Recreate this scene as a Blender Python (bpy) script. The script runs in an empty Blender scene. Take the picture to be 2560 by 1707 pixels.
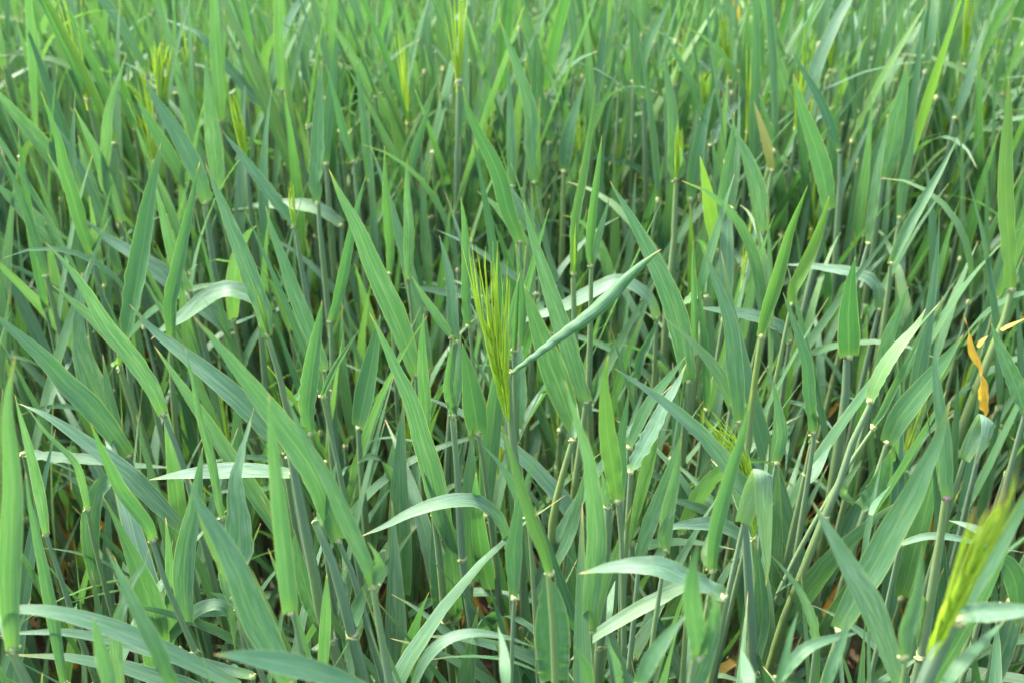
import bpy, math, random
import numpy as np

# ------------------------------------------------------------------ camera, sky, sun, exposure
scene = bpy.context.scene
COL = scene.collection
PITCH = math.radians(33.0)
CZ = 0.90
FPX = 2745.0                       # focal length in pixels of the 2560 px wide photograph
cam_d = bpy.data.cameras.new('camera')
cam = bpy.data.objects.new('camera', cam_d); COL.objects.link(cam)
cam.location = (0, 0, CZ); cam.rotation_euler = (math.pi/2 - PITCH, 0, 0)
cam_d.sensor_width = 22.3; cam_d.lens = 22.3*FPX/2560
cam_d.clip_start = 0.02; cam_d.clip_end = 300
cam_d.dof.use_dof = True; cam_d.dof.focus_distance = 0.62; cam_d.dof.aperture_fstop = 6.0
scene.camera = cam

SUN_EL, SUN_AZ = math.radians(58), math.radians(-60)     # azimuth from +Y towards +X
world = bpy.data.worlds.new('World'); scene.world = world; world.use_nodes = True
wn = world.node_tree.nodes; wl = world.node_tree.links
bg = wn['Background']; sky = wn.new('ShaderNodeTexSky')
sky.sky_type = 'NISHITA'; sky.sun_disc = False
sky.sun_elevation = SUN_EL; sky.sun_rotation = SUN_AZ
sky.air_density = 1.0; sky.dust_density = 5.0; sky.ozone_density = 1.0
wl.new(sky.outputs[0], bg.inputs[0]); bg.inputs[1].default_value = 0.15
sl = bpy.data.lights.new('sun', 'SUN'); sl.energy = 1.5; sl.angle = math.radians(10); sl.color = (1, .955, .88)
sun = bpy.data.objects.new('sun', sl); COL.objects.link(sun)
sun.rotation_euler = (math.pi/2 - SUN_EL, 0, math.pi - SUN_AZ)
vs = scene.view_settings
vs.view_transform = 'Standard'; vs.look = 'None'; vs.gamma = 1; vs.exposure = 2.78; vs.use_curve_mapping = False
scene.cycles.max_bounces = 6; scene.cycles.diffuse_bounces = 3; scene.cycles.glossy_bounces = 2; scene.cycles.transmission_bounces = 3

rng = np.random.default_rng(7)
random.seed(7)

# ------------------------------------------------------------------ materials
class NT:
    def __init__(s, name):
        s.m = bpy.data.materials.new(name); s.m.use_nodes = True
        s.t = s.m.node_tree; s.n = s.t.nodes; s.l = s.t.links
        for x in list(s.n): s.n.remove(x)
        s.out = s.n.new('ShaderNodeOutputMaterial')
    def put(s, sock, v):
        if v is None: return
        if hasattr(v, 'is_linked') or hasattr(v, 'links'): s.l.new(v, sock)
        elif isinstance(v, (tuple, list)): sock.default_value = tuple(v) + ((1,) if len(v) == 3 and len(sock.default_value) == 4 else ())
        else: sock.default_value = v
    def math(s, op, a, b=None, c=None, clamp=False):
        n = s.n.new('ShaderNodeMath'); n.operation = op; n.use_clamp = clamp
        for i, v in enumerate((a, b, c)):
            if v is not None: s.put(n.inputs[i], v)
        return n.outputs[0]
    def ramp(s, v, a, b, lo=0., hi=1., smooth=True):
        n = s.n.new('ShaderNodeMapRange'); n.interpolation_type = 'SMOOTHSTEP' if smooth else 'LINEAR'; n.clamp = True
        s.put(n.inputs[0], v)
        for i, x in enumerate((a, b, lo, hi)): n.inputs[1+i].default_value = x
        return n.outputs[0]
    def mix(s, f, a, b, mode='MIX'):
        n = s.n.new('ShaderNodeMix'); n.data_type = 'RGBA'; n.blend_type = mode
        s.put(n.inputs[0], f); s.put(n.inputs[6], a); s.put(n.inputs[7], b)
        return n.outputs[2]
    def vec(s, x, y, z=0.):
        n = s.n.new('ShaderNodeCombineXYZ')
        for i, v in enumerate((x, y, z)): s.put(n.inputs[i], v)
        return n.outputs[0]
    def noise(s, v, scale, detail=2, rough=.55):
        n = s.n.new('ShaderNodeTexNoise'); n.inputs['Scale'].default_value = scale
        n.inputs['Detail'].default_value = detail; n.inputs['Roughness'].default_value = rough
        if v is not None: s.l.new(v, n.inputs['Vector'])
        return n.outputs[0]
    def bump(s, h, strength, dist):
        n = s.n.new('ShaderNodeBump'); n.inputs['Strength'].default_value = strength; n.inputs['Distance'].default_value = dist
        s.l.new(h, n.inputs['Height']); return n.outputs[0]
    def coords(s):
        uv = s.n.new('ShaderNodeUVMap'); uv.uv_map = 'UVMap'
        sp = s.n.new('ShaderNodeSeparateXYZ'); s.l.new(uv.outputs[0], sp.inputs[0])
        at = s.n.new('ShaderNodeAttribute'); at.attribute_name = 'tint'
        sc = s.n.new('ShaderNodeSeparateColor'); s.l.new(at.outputs['Color'], sc.inputs[0])
        oi = s.n.new('ShaderNodeObjectInfo')
        rnd = s.math('FRACT', s.math('ADD', at.outputs['Alpha'], oi.outputs['Random']))
        return sp.outputs[0], sp.outputs[1], sc.outputs[0], sc.outputs[1], sc.outputs[2], rnd
    def finish(s, col, rough, spec, normal=None, transl=0., tcol=None):
        p = s.n.new('ShaderNodeBsdfPrincipled')
        s.put(p.inputs['Base Color'], col); s.put(p.inputs['Roughness'], rough)
        p.inputs['Specular IOR Level'].default_value = spec
        if normal is not None: s.l.new(normal, p.inputs['Normal'])
        if transl > 0:
            t = s.n.new('ShaderNodeBsdfTranslucent'); s.put(t.inputs[0], tcol)
            if normal is not None: s.l.new(normal, t.inputs['Normal'])
            mx = s.n.new('ShaderNodeMixShader'); mx.inputs[0].default_value = transl
            s.l.new(p.outputs[0], mx.inputs[1]); s.l.new(t.outputs[0], mx.inputs[2])
            s.l.new(mx.outputs[0], s.out.inputs[0])
        else: s.l.new(p.outputs[0], s.out.inputs[0])
        return s.m

BLUEG, MIDG, YELG = (.038, .119, .064), (.054, .148, .055), (.135, .232, .026)

def leaf_material():
    s = NT('barley_leaf')
    u, v, hue, wax, dead, rnd = s.coords()
    off = s.math('MULTIPLY', rnd, 37.0)
    h = s.math('ADD', hue, s.math('MULTIPLY', s.math('SUBTRACT', rnd, .5), .22))
    c = s.mix(s.ramp(h, 0., .5, smooth=False), BLUEG, MIDG)
    c = s.mix(s.ramp(h, .5, 1., smooth=False), c, YELG)
    # long parallel veins
    streak = s.noise(s.vec(s.math('MULTIPLY', u, 38.), s.math('MULTIPLY', v, 1.6), off), 1.0, 2, .6)
    c = s.mix(s.ramp(streak, .35, .68, 0, .42), c, s.mix(1.0, c, (.62, .70, .66), 'MULTIPLY'))
    patch = s.noise(s.vec(s.math('MULTIPLY', u, 1.5), s.math('MULTIPLY', v, 5.), off), 1.0, 1)
    c = s.mix(s.ramp(patch, .4, .75, 0, .35), c, s.mix(1.0, c, (1.35, 1.18, .75), 'MULTIPLY'))
    # waxy bloom in broken streaks
    bl = s.noise(s.vec(s.math('MULTIPLY', u, 13.), s.math('MULTIPLY', v, 6.), s.math('ADD', off, 9.)), 1.0, 3, .65)
    bf = s.math('MULTIPLY', s.ramp(bl, .42, .66), wax)
    c = s.mix(s.math('MULTIPLY', bf, .85), c, (.185, .275, .215))
    c = s.mix(s.math('MULTIPLY', wax, .28), c, (.155, .245, .172))
    # midrib, margin, base, tip
    e = s.math('ABSOLUTE', s.math('SUBTRACT', u, .5))
    c = s.mix(s.ramp(e, .05, .012, 0, .5), c, (.135, .235, .085))
    c = s.mix(s.ramp(e, .452, .49, 0, .7), c, (.235, .300, .115))
    c = s.mix(s.ramp(v, .10, .0, 0, .5), c, (.120, .225, .045))
    tn = s.math('ADD', v, s.math('MULTIPLY', s.math('SUBTRACT', streak, .5), .05))
    c = s.mix(s.math('MULTIPLY', s.ramp(tn, .86, .985, 0, .55), s.ramp(rnd, .2, .7)), c, (.20, .22, .04))
    c = s.mix(s.ramp(tn, .955, .992, 0, .9), c, (.42, .30, .15))
    # small rust specks
    sp = s.noise(s.vec(s.math('MULTIPLY', u, 22.), s.math('MULTIPLY', v, 150.), off), 1.0, 0)
    c = s.mix(s.ramp(sp, .80, .86, 0, .5), c, (.16, .10, .04))
    # dead leaves
    dn = bl
    c = s.mix(dead, c, s.mix(s.ramp(dn, .35, .65), (.62, .36, .055), (.42, .21, .04)))
    veins = s.noise(s.vec(s.math('MULTIPLY', u, 44.), s.math('MULTIPLY', v, .8), off), 1.0, 0)
    nb = s.bump(veins, .35, .0006)
    tc = s.mix(1.0, c, (1.28, 1.53, .61), 'MULTIPLY')
    return s.finish(c, s.ramp(bf, 0, 1, .44, .62), .42, nb, .34, tc)

def stem_material():
    s = NT('barley_stem')
    u, v, hue, wax, dead, rnd = s.coords()
    off = s.math('MULTIPLY', rnd, 41.)
    c = s.mix(s.ramp(hue, 0., 1., smooth=False), (.150, .240, .128), (.210, .300, .066))
    st = s.noise(s.vec(s.math('MULTIPLY', u, 30.), s.math('MULTIPLY', v, 1.3), off), 1., 2)
    c = s.mix(s.ramp(st, .35, .7, 0, .5), c, s.mix(1.0, c, (.62, .68, .66), 'MULTIPLY'))
    bl = s.noise(s.vec(s.math('MULTIPLY', u, 5.), s.math('MULTIPLY', v, 8.), off), 1., 3)
    c = s.mix(s.math('MULTIPLY', s.ramp(bl, .4, .7), .5), c, (.155, .225, .18))
    c = s.mix(s.ramp(s.math('ABSOLUTE', s.math('SUBTRACT', u, .3)), .03, .012, 0, .6), c, (.26, .33, .18))
    c = s.mix(s.math('MULTIPLY', dead, 1.), c, (.33, .22, .10))
    nb = s.bump(st, .4, .0008)
    return s.finish(c, .5, .45, nb, .12, s.mix(1., c, (1.3, 1.4, .5), 'MULTIPLY'))

def collar_material():
    s = NT('barley_collar')
    u, v, hue, wax, dead, rnd = s.coords()
    n = s.noise(s.vec(s.math('MULTIPLY', u, 6.), s.math('MULTIPLY', v, 3.), s.math('MULTIPLY', rnd, 30.)), 1., 3)
    c = s.mix(s.ramp(n, .35, .65), (.26, .34, .11), (.52, .51, .28))
    c = s.mix(dead, c, (.32, .12, .24))
    return s.finish(c, .55, .35, None, .25, s.mix(1., c, (1.1, 1.1, .8), 'MULTIPLY'))

def ear_material(name, a, b):
    s = NT(name)
    u, v, hue, wax, dead, rnd = s.coords()
    n = s.noise(s.vec(s.math('MULTIPLY', u, 12.), s.math('MULTIPLY', v, 2.), s.math('MULTIPLY', rnd, 30.)), 1., 2)
    c = s.mix(s.ramp(n, .3, .7), a, b)
    c = s.mix(s.math('MULTIPLY', s.ramp(v, .7, 1.), dead), c, (.26, .13, .10))
    return s.finish(c, .42, .4, None, .35, s.mix(1., c, (1.25, 1.3, .6), 'MULTIPLY'))

def soil_material():
    s = NT('soil')
    tc = s.n.new('ShaderNodeTexCoord')
    n1 = s.noise(tc.outputs['Object'], 9., 6, .65); n2 = s.noise(tc.outputs['Object'], 60., 4, .6)
    c = s.mix(s.ramp(n1, .35, .65), (.028, .019, .013), (.075, .052, .036))
    c = s.mix(s.ramp(n2, .55, .7, 0, .6), c, (.12, .085, .06))
    hb = s.math('ADD', n1, s.math('MULTIPLY', n2, .4))
    return s.finish(c, .9, .2, s.bump(hb, 1., .03))

def litter_material():
    s = NT('dry_straw')
    u, v, hue, wax, dead, rnd = s.coords()
    n = s.noise(s.vec(s.math('MULTIPLY', u, 8.), s.math('MULTIPLY', v, 3.), s.math('MULTIPLY', rnd, 30.)), 1., 3)
    c = s.mix(s.ramp(n, .3, .7), (.20, .095, .045), (.44, .26, .12))
    c = s.mix(hue, c, (.50, .40, .25))
    return s.finish(c, .7, .3, None, .15, c)

M_LEAF, M_STEM, M_COLLAR = leaf_material(), stem_material(), collar_material()
M_EAR = ear_material('ear_green', (.30, .48, .026), (.40, .56, .042))
M_AWN = ear_material('awn_green', (.37, .54, .042), (.48, .61, .075))
M_SOIL, M_LITTER = soil_material(), litter_material()
MATS = [M_LEAF, M_STEM, M_COLLAR, M_EAR, M_AWN]
K_LEAF, K_STEM, K_COLLAR, K_EAR, K_AWN = range(5)

# ------------------------------------------------------------------ raw geometry: (verts, quads, uv per vertex, tint rgba, kind)
def nrm(a):
    return a / np.maximum(np.linalg.norm(a, axis=-1, keepdims=True), 1e-9)

def grid_faces(r, c, wrap=False):
    i = np.arange(r-1)[:, None]; j = np.arange(c if wrap else c-1)[None, :]
    j2 = (j+1) % c
    return np.stack([i*c+j, i*c+j2, (i+1)*c+j2, (i+1)*c+j], -1).reshape(-1, 4)

def tangents(P):
    T = np.empty_like(P); T[1:-1] = P[2:]-P[:-2]; T[0] = P[1]-P[0]; T[-1] = P[-1]-P[-2]
    return nrm(T)

def catmull(pts, n):
    p = np.asarray(pts, float)
    if len(p) == 2: return p[0]+(p[1]-p[0])*np.linspace(0, 1, n)[:, None]
    q = np.vstack([2*p[0]-p[1], p, 2*p[-1]-p[-2]])
    seg = np.linalg.norm(np.diff(p, axis=0), axis=1); cum = np.r_[0, np.cumsum(seg)]
    out = []
    for s in np.linspace(0, cum[-1], n):
        i = min(np.searchsorted(cum, s, 'right')-1, len(seg)-1); t = (s-cum[i])/max(seg[i], 1e-9)
        a, b, c, d = q[i], q[i+1], q[i+2], q[i+3]
        out.append(.5*((2*b)+(c-a)*t+(2*a-5*b+4*c-d)*t*t+(3*b-a-3*c+d)*t**3))
    return np.array(out)

def width_profile(v, base=.62, peak=.28, power=1.45):
    w = base+(1-base)*np.clip(v/peak, 0, 1)**.7
    t = np.clip((v-peak)/(1-peak), 0, 1)
    return w*np.clip(1-t**power, 0, 1)**.95

def leaf_raw(P, N, half, tint, cols=5, chan=.22, ruf=0., base=.62, peak=.28, power=1.4, tube=0., sag=.0, rs=0.):
    n = len(P); T = tangents(P); N = nrm(N-T*np.sum(N*T, 1, keepdims=True)); S = np.cross(T, N)
    v = np.linspace(0, 1, n); w = half*width_profile(v, base, peak, power); w[-1] = half*.012
    s = np.linspace(-1, 1, cols)
    if tube > 0:                              # edges rolled in until the blade is almost a tube
        a = s*math.pi*tube
        off = S[:, None]*(np.sin(a)[None, :, None]*w[:, None, None]) + N[:, None]*((1-np.cos(a))[None, :, None]*w[:, None, None]*.9)
        if rs:                                # spiral lip of a twisted blade
            ph = np.sin(v[:, None]*92*(1-.4*v[:, None])+a[None, :]*1.8)
            off = off+(N[:, None]*np.cos(a)[None, :, None]-S[:, None]*np.sin(a)[None, :, None])*(ph*(np.exp(-v*2.4)*w)[:, None])[..., None]*.12
    else:
        k = chan*(1-.5*v)
        off = S[:, None]*(s[None, :, None]*w[:, None, None]) + N[:, None]*((s*s)[None, :, None]*(w*k)[:, None, None])
        if ruf:
            fr = 5.5+3*abs(math.sin(half*9e4))
            env = np.exp(-((v-.12)/.22)**2)+.22
            r = (np.sin(v*fr*6.283)[:, None]*(s > 0)+np.sin(v*fr*1.21*6.283+1.7)[:, None]*(s < 0))*np.abs(s)**2
            off = off+N[:, None]*(r*env[:, None]*ruf*half)[..., None]
    V = (P[:, None]+off).reshape(-1, 3)
    uv = np.stack([np.broadcast_to((s+1)/2, (n, cols)), np.broadcast_to(v[:, None], (n, cols))], -1).reshape(-1, 2)
    return [V, grid_faces(n, cols), uv, np.tile(np.asarray(tint, np.float32), (len(V), 1)), K_LEAF]

def tube_raw(P, R, sides, tint, kind, flat=1.):
    P = np.asarray(P, float); n = len(P); T = tangents(P)
    ref = np.array([1., 0, 0]) if abs(T[0, 0]) < .8 else np.array([0, 1., 0])
    A = nrm(np.cross(T, ref)); B = np.cross(T, A)
    a = np.linspace(0, 2*math.pi, sides, endpoint=False)
    R = np.broadcast_to(R, n)
    V = (P[:, None]+(A[:, None]*np.cos(a)[None, :, None]+B[:, None]*np.sin(a)[None, :, None]*flat)*R[:, None, None]).reshape(-1, 3)
    v = np.linspace(0, 1, n)
    uv = np.stack([np.broadcast_to(np.abs(a/math.pi-1), (n, sides)), np.broadcast_to(v[:, None], (n, sides))], -1).reshape(-1, 2)
    tint = np.asarray(tint, np.float32)
    tt = np.tile(tint, (len(V), 1)) if tint.ndim == 1 else np.repeat(tint, sides, 0)
    return [V, grid_faces(n, sides, True), uv, tt, kind]

def join_raw(rs):
    V, F, U, T = [], [], [], []; o = 0
    for r in rs:
        V.append(r[0]); F.append(r[1]+o); U.append(r[2]); T.append(r[3]); o += len(r[0])
    return [np.vstack(V), np.vstack(F), np.vstack(U), np.vstack(T), rs[0][4]]

def collar_raw(p, up, side, r, rnd, purple=0., sides=8):
    """cream ring at the blade joint with two small clasping horns"""
    up = up/np.linalg.norm(up); side = side-up*np.dot(side, up); side = side/max(np.linalg.norm(side), 1e-6); b = np.cross(up, side)
    t = (0, 0, purple, rnd)
    hs = np.array([-.9, -.2, .45, .8])*r; rr = np.array([1.02, 1.12, 1.16, .45])*r
    if sides < 6: hs = np.array([-1.2, .2, 1.3])*r; rr = np.array([1.05, 1.22, .55])*r
    ring = tube_raw(p+up*hs[:, None], rr, sides, t, K_COLLAR)
    k = np.random.default_rng(int(rnd*1e6)+3)
    ring[0] += k.normal(0, .14*r, ring[0].shape)
    out = [ring]
    if sides < 6: return ring
    for sg in (-1, 1):
        q = np.array([p+b*sg*r*.9+side*r*.5+up*r*.3, p+b*sg*r*1.25+side*r*.3-up*r*.2, p+b*sg*r*1.1-side*r*.5-up*r*.9, p+b*sg*r*.5-side*r*1.3-up*r*1.3])
        q += k.normal(0, .25*r, q.shape)
        out.append(tube_raw(q, np.array([.35, .48, .34, .06])*r, 4, t, K_COLLAR, .45))
    return join_raw(out)

def awn_raw(a, b, r, bow, rnd, n=6, brown=0.):
    a, b = np.asarray(a, float), np.asarray(b, float)
    t = np.linspace(0, 1, n)[:, None]
    P = a+(b-a)*t+np.asarray(bow)*(4*t*(1-t))
    return tube_raw(P, r*(1-.86*t[:, 0]), 3, (0, 0, brown, rnd), K_AWN)

def ear_raw(P, half, rnd, n_sp=13):
    """two ranks of overlapping lemmas along the axis curve P"""
    out = []; C = catmull(P, n_sp); T = tangents(C)
    side = nrm(np.cross(T, np.array([0, 1., .3])))
    dep = np.cross(T, side)
    k = np.random.default_rng(int(rnd*1e6)+5); tips = []
    for i in range(n_sp):
        v = i/(n_sp-1); f = math.sin(math.pi*min(1, .22+.78*(1-v)*.9+.05))**.6
        for sg in (-1, 0, 1):
            a = C[i]+side[i]*sg*half*.42*f+dep[i]*(k.uniform(-.3, .3)*half-(.35*half if sg == 0 else 0))
            L = half*k.uniform(3.2, 4.0)
            d = T[i]+side[i]*sg*.16+dep[i]*k.uniform(-.07, .07)
            d = d/np.linalg.norm(d)
            tt = np.array([0, .3, .65, 1.])
            out.append(tube_raw(a+d*L*tt[:, None], half*f*np.array([.22, .36, .22, .04]), 5, (0, 0, 0, k.random()), K_EAR))
            tips.append((a+d*L*.92, d, v))
    return join_raw(out), tips

# ------------------------------------------------------------------ objects
def mesh_of(name, raw, origin=None):
    V = raw[0] if origin is None else raw[0]-origin
    F = raw[1]; me = bpy.data.meshes.new(name)
    nv, nf = len(V), len(F)
    me.vertices.add(nv); me.vertices.foreach_set('co', np.ascontiguousarray(V, np.float32).ravel())
    me.loops.add(nf*4); me.loops.foreach_set('vertex_index', F.astype(np.int32).ravel())
    me.polygons.add(nf); me.polygons.foreach_set('loop_start', np.arange(0, nf*4, 4, dtype=np.int32))
    me.polygons.foreach_set('use_smooth', np.ones(nf, bool))
    uv = me.uv_layers.new(name='UVMap'); uv.data.foreach_set('uv', np.ascontiguousarray(raw[2][F.ravel()], np.float32).ravel())
    at = me.attributes.new('tint', 'FLOAT_COLOR', 'POINT'); at.data.foreach_set('color', np.ascontiguousarray(raw[3], np.float32).ravel())
    if isinstance(raw[4], (int, np.integer)): me.materials.append(MATS[raw[4]])
    else:
        for m in MATS: me.materials.append(m)
        me.polygons.foreach_set('material_index', raw[4].astype(np.int32))
    me.update(); me.validate()
    return me

def part(name, raw, parent, origin):
    o = bpy.data.objects.new(name, mesh_of(name, raw, origin)); COL.objects.link(o); o.parent = parent
    return o

GROUP = 'barley plants in the field'
def plant_root(label, loc):
    e = bpy.data.objects.new('barley_plant', None); COL.objects.link(e)
    e.empty_display_size = .03; e.location = loc
    e['label'] = label; e['category'] = 'barley plant'; e['group'] = GROUP
    return e

# ------------------------------------------------------------------ photograph -> field
ORG = dict(A=(0, 0), B=(830, 0), C=(1660, 0), D=(0, 550), E=(830, 550), F=(1660, 550), G=(0, 1107), H=(830, 1107), I=(1660, 1107))
ZK = 900/2352
CP, SP = math.cos(PITCH), math.sin(PITCH)
CAMP = np.array([0, 0, CZ])
def rays(px):
    px = np.atleast_2d(px); x = (px[:, 0]-1280)/FPX; y = -(px[:, 1]-853.5)/FPX
    return np.stack([x, CP+y*SP, -SP+y*CP], 1)
def on_y(px, Y):
    d = rays(px); return CAMP+d*(np.asarray(Y)/d[:, 1])[:, None]
def y_at_height(px, H):
    d = rays(px)[0]; return d[1]*(H-CZ)/d[2]
def depth(p): return p[..., 1]*CP-(p[..., 2]-CZ)*SP
def project(p):
    p = np.atleast_2d(p); z = depth(p); yy = p[:, 1]*SP+(p[:, 2]-CZ)*CP
    return np.stack([1280+FPX*p[:, 0]/z, 853.5-FPX*yy/z], 1)
def pix(crop, s):
    o = ORG[crop]; tip = s.startswith('t '); s = s[2:] if tip else s
    a = np.array([[float(k) for k in q.split(',')] for q in s.split()])*ZK+np.array(o)
    return a[::-1] if tip else a
UP = np.array([0, 0, 1.])

SPECS = []
def plant(label, crop, leaves, stem=None, sw=46, H=.5, ear=None, hue=None, extra=True):
    SPECS.append(dict(label=label, crop=crop, leaves=leaves, stem=stem, sw=sw, H=H, ear=ear, hue=hue, extra=extra))
# ---- bottom left
plant('broad pale upright leaf at the left edge, cream collar on a thick stem', 'G', [(150, '85,1340 70,1100 65,900 75,650 85,350 70,100 50,-150 60,-350 100,-581', {'hue': .5, 'wax': .35, 'roll': 5, 'tw': 20, 'ruf': .12}), (60, '70,1330 40,1240 0,1150 -60,1060')], '80,1370 130,1470 190,1590', 92, .53)
plant('slim upright blue-green leaf just right of the broad leaf at the left edge', 'G', [(82, 't 165,185 200,420 260,700 310,950 350,1150 420,1568', {'hue': .3})], None, 40, .46)
plant('leaf leaning left above the slim blade near the left edge, folded at its collar', 'G', [(74, 't 95,-320 150,-105 210,120 270,400 300,590', {'hue': .35})], '300,595 370,800 420,950 500,1200 600,1480', 42, .49)
plant('long grey-green leaf crossing the lower left from upper left to lower right', 'G', [(125, 't 120,-260 300,-180 480,-60 700,100 850,220 1000,370 1190,560', {'hue': .3, 'wax': .5, 'roll': 10, 'tw': 0, 'dy': .02})], None, 50, .44)
plant('thin leaf pointing up left with short sheath, left of the slanted bright leaf', 'G', [(48, 't 175,-240 300,-65 420,55 500,150 545,300 570,430', {'hue': .45})], '570,440 600,600 640,760', 36, .47)
plant('bright leaf slanting up left above a thin stem with two cream collars, lower left', 'G', [(92, 't 590,-135 650,20 720,180 790,320 880,440 960,540 995,630', {'hue': .55, 'chan': .5, 'roll': 15}), (140, '1225,1165 1200,950 1215,700 1270,420 1300,200 1325,20', {'hue': .22, 'wax': .4, 'off': .012, 'roll': 0})], '995,640 1060,850 1140,1060 1200,1185 1290,1400', 48, .54)
plant('leaf arching over and hanging straight down in the lower left', 'G', [(122, '800,205 735,225 650,300 605,430 590,620 615,850 635,1000 650,1125', {'hue': .3, 'wax': .4, 'up': .3, 'roll': 0, 'tw': 10, 'dy': -.02, 'nocollar': 1, 'peak': .4})], None, 44, .46)
plant('wide pointed blade with blue bloom rising from the bottom edge, left of centre', 'G', [(200, 't 1235,225 1300,400 1450,640 1560,870 1650,1100 1760,1320 1890,1568', {'hue': .3, 'wax': .45, 'roll': 0, 'tw': 15, 'dy': .02}), (60, 't 1250,250 1330,520 1440,780 1480,900', {'hue': .75, 'off': .02, 'nocollar': 1})], None, 60, .53)
plant('broad blue-green leaf narrowing to a curled upper half, lower left of centre', 'G', [(200, '1520,1005 1500,900 1560,700 1560,480 1545,250 1590,30 1660,-230', {'hue': .12, 'wax': .5, 'roll': -10, 'tw': -50, 'peak': .3, 'pow': .8, 'base': .4})], '1525,1010 1560,1150 1640,1330', 44, .50)
plant('bright upright strap-like leaf on a thin stem with pale collar, bottom left of centre', 'G', [(122, '1900,1105 1870,850 1845,600 1810,300 1780,0 1755,-315', {'hue': .52, 'wax': .3, 'roll': 0, 'tw': 10, 'base': .9, 'peak': .1, 'pow': 2.2})], '1915,1110 1950,1300 1990,1450', 42, .56)
plant('thick bluish stem with wavy-edged leaf clasping its cream collar, lower left of centre', 'G', [(120, '2095,1185 2020,1000 1960,800 1920,560', {'hue': .28, 'wax': .3, 'ruf': .4, 'off': .008}), (70, '1900,80 1850,-80 1790,-260', {'hue': .3, 'off': .012})], '1900,80 1938,280 2000,600 2080,1000 2110,1195 2210,1420', 80, .56, hue=.25)
plant('second thick bluish stem beside the wavy leaf, with a ragged collar', 'G', [(90, '2285,1225 2340,1100 2400,900', {'hue': .25, 'off': .008}), (80, '2065,525 2100,480 2160,300 2200,120', {'off': .01})], '2060,520 2180,800 2260,1100 2295,1230 2360,1480', 80, .54, hue=.3)
plant('long leaf with reddish tip slanting from the left middle down toward the centre', 'D', [(140, 't 845,550 1000,720 1200,880 1400,1040 1600,1220 1780,1420 1850,1520', {'hue': .33, 'wax': .55, 'roll': 5, 'tw': 0})], None, 56, .47)
plant('broad slanting blade overlapping the reddish-tipped leaf, ending in a wavy base', 'D', [(180, 't 1265,630 1400,790 1560,990 1740,1220 1900,1430 2050,1650 2150,1900 2210,2085', {'hue': .42, 'wax': .3, 'roll': 0, 'tw': 25, 'ruf': .25})], '2210,2095 2260,2200 2330,2400', 50, .52)
plant('folded green leaf leaning left above a pale pinkish collar, bottom left of centre', 'G', [(108, 't 1875,-310 1930,-170 2010,0 2100,160 2169,290 2270,520 2370,740 2440,930', {'hue': .4, 'chan': .7, 'roll': -10}), (80, '2430,925 2475,840 2460,740 2400,640', {'hue': .55, 'nocollar': 1, 'pow': .9})], '2440,955 2480,1200 2545,1568', 66, .56)
plant('pale level leaf pointing left behind the bright strap-like leaf', 'G', [(105, 't 975,240 1150,210 1400,185 1650,180 1900,200', {'hue': .35, 'wax': .85, 'up': 1.2, 'roll': 0, 'tw': 0, 'peak': .45, 'pow': 1.3})], None, 46, .49)
plant('pale level leaf with a dry brown tip pointing right in the lower left', 'G', [(72, '150,70 400,95 650,112 850,140 1000,152 1145,160', {'hue': .4, 'wax': .8, 'up': 1.2, 'roll': 0, 'tw': 10})], None, 40, .45)
plant('dark blue-green foreground leaf lying almost level at the bottom left', 'G', [(150, 't 1395,1380 1600,1395 1900,1450 2150,1520 2400,1620', {'hue': .12, 'wax': .25, 'up': .5, 'roll': 0, 'tw': 0, 'peak': .5})], None, 60, .57)
plant('long leaf running from the left edge down to the bottom, highest of the level pair', 'G', [(122, '1560,1590 1200,1410 900,1275 600,1165 300,1095 0,1085 -220,1100', {'hue': .3, 'wax': .5, 'up': .7, 'roll': 0, 'tw': 0, 'peak': .4})], None, 50, .50)
plant('lower of the two level leaves at the bottom left, paler and thinner', 'G', [(90, '1650,1520 1300,1440 900,1330 650,1270 400,1235 140,1240 -20,1260', {'hue': .3, 'wax': .7, 'up': .7, 'roll': 0, 'tw': 0})], None, 46, .44)
plant('short bright blade tip standing at the bottom edge, left', 'G', [(105, 't 610,1140 650,1300 700,1480 730,1640', {'hue': .5})], None, 46, .56)
plant('bright leaf with pale edge slanting up left in the bottom left corner', 'G', [(105, 't 695,680 800,900 900,1100 1000,1300 1080,1480 1130,1600', {'hue': .58, 'chan': .6, 'wax': .1})], None, 52, .57)
plant('pale dry-looking leaf with pinkish tip bending right, bottom left', 'G', [(82, 't 975,690 940,790 865,910 830,1000 775,1150 760,1350 790,1580', {'hue': .55, 'wax': .9, 'roll': 10})], None, 44, .48)
plant('small arched leaf bowed like a hoop, bottom left', 'G', [(82, '1090,1300 1180,1200 1300,1085 1430,1055 1510,1130 1535,1350', {'hue': .25, 'wax': .6, 'roll': 0, 'tw': 0, 'up': .8})], None, 40, .40)
plant('thin leaf with pink tip pointing left near the bottom', 'G', [(50, 't 1375,975 1450,1020 1545,1065', {'hue': .5, 'wax': .4})], None, 34, .46)
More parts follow.
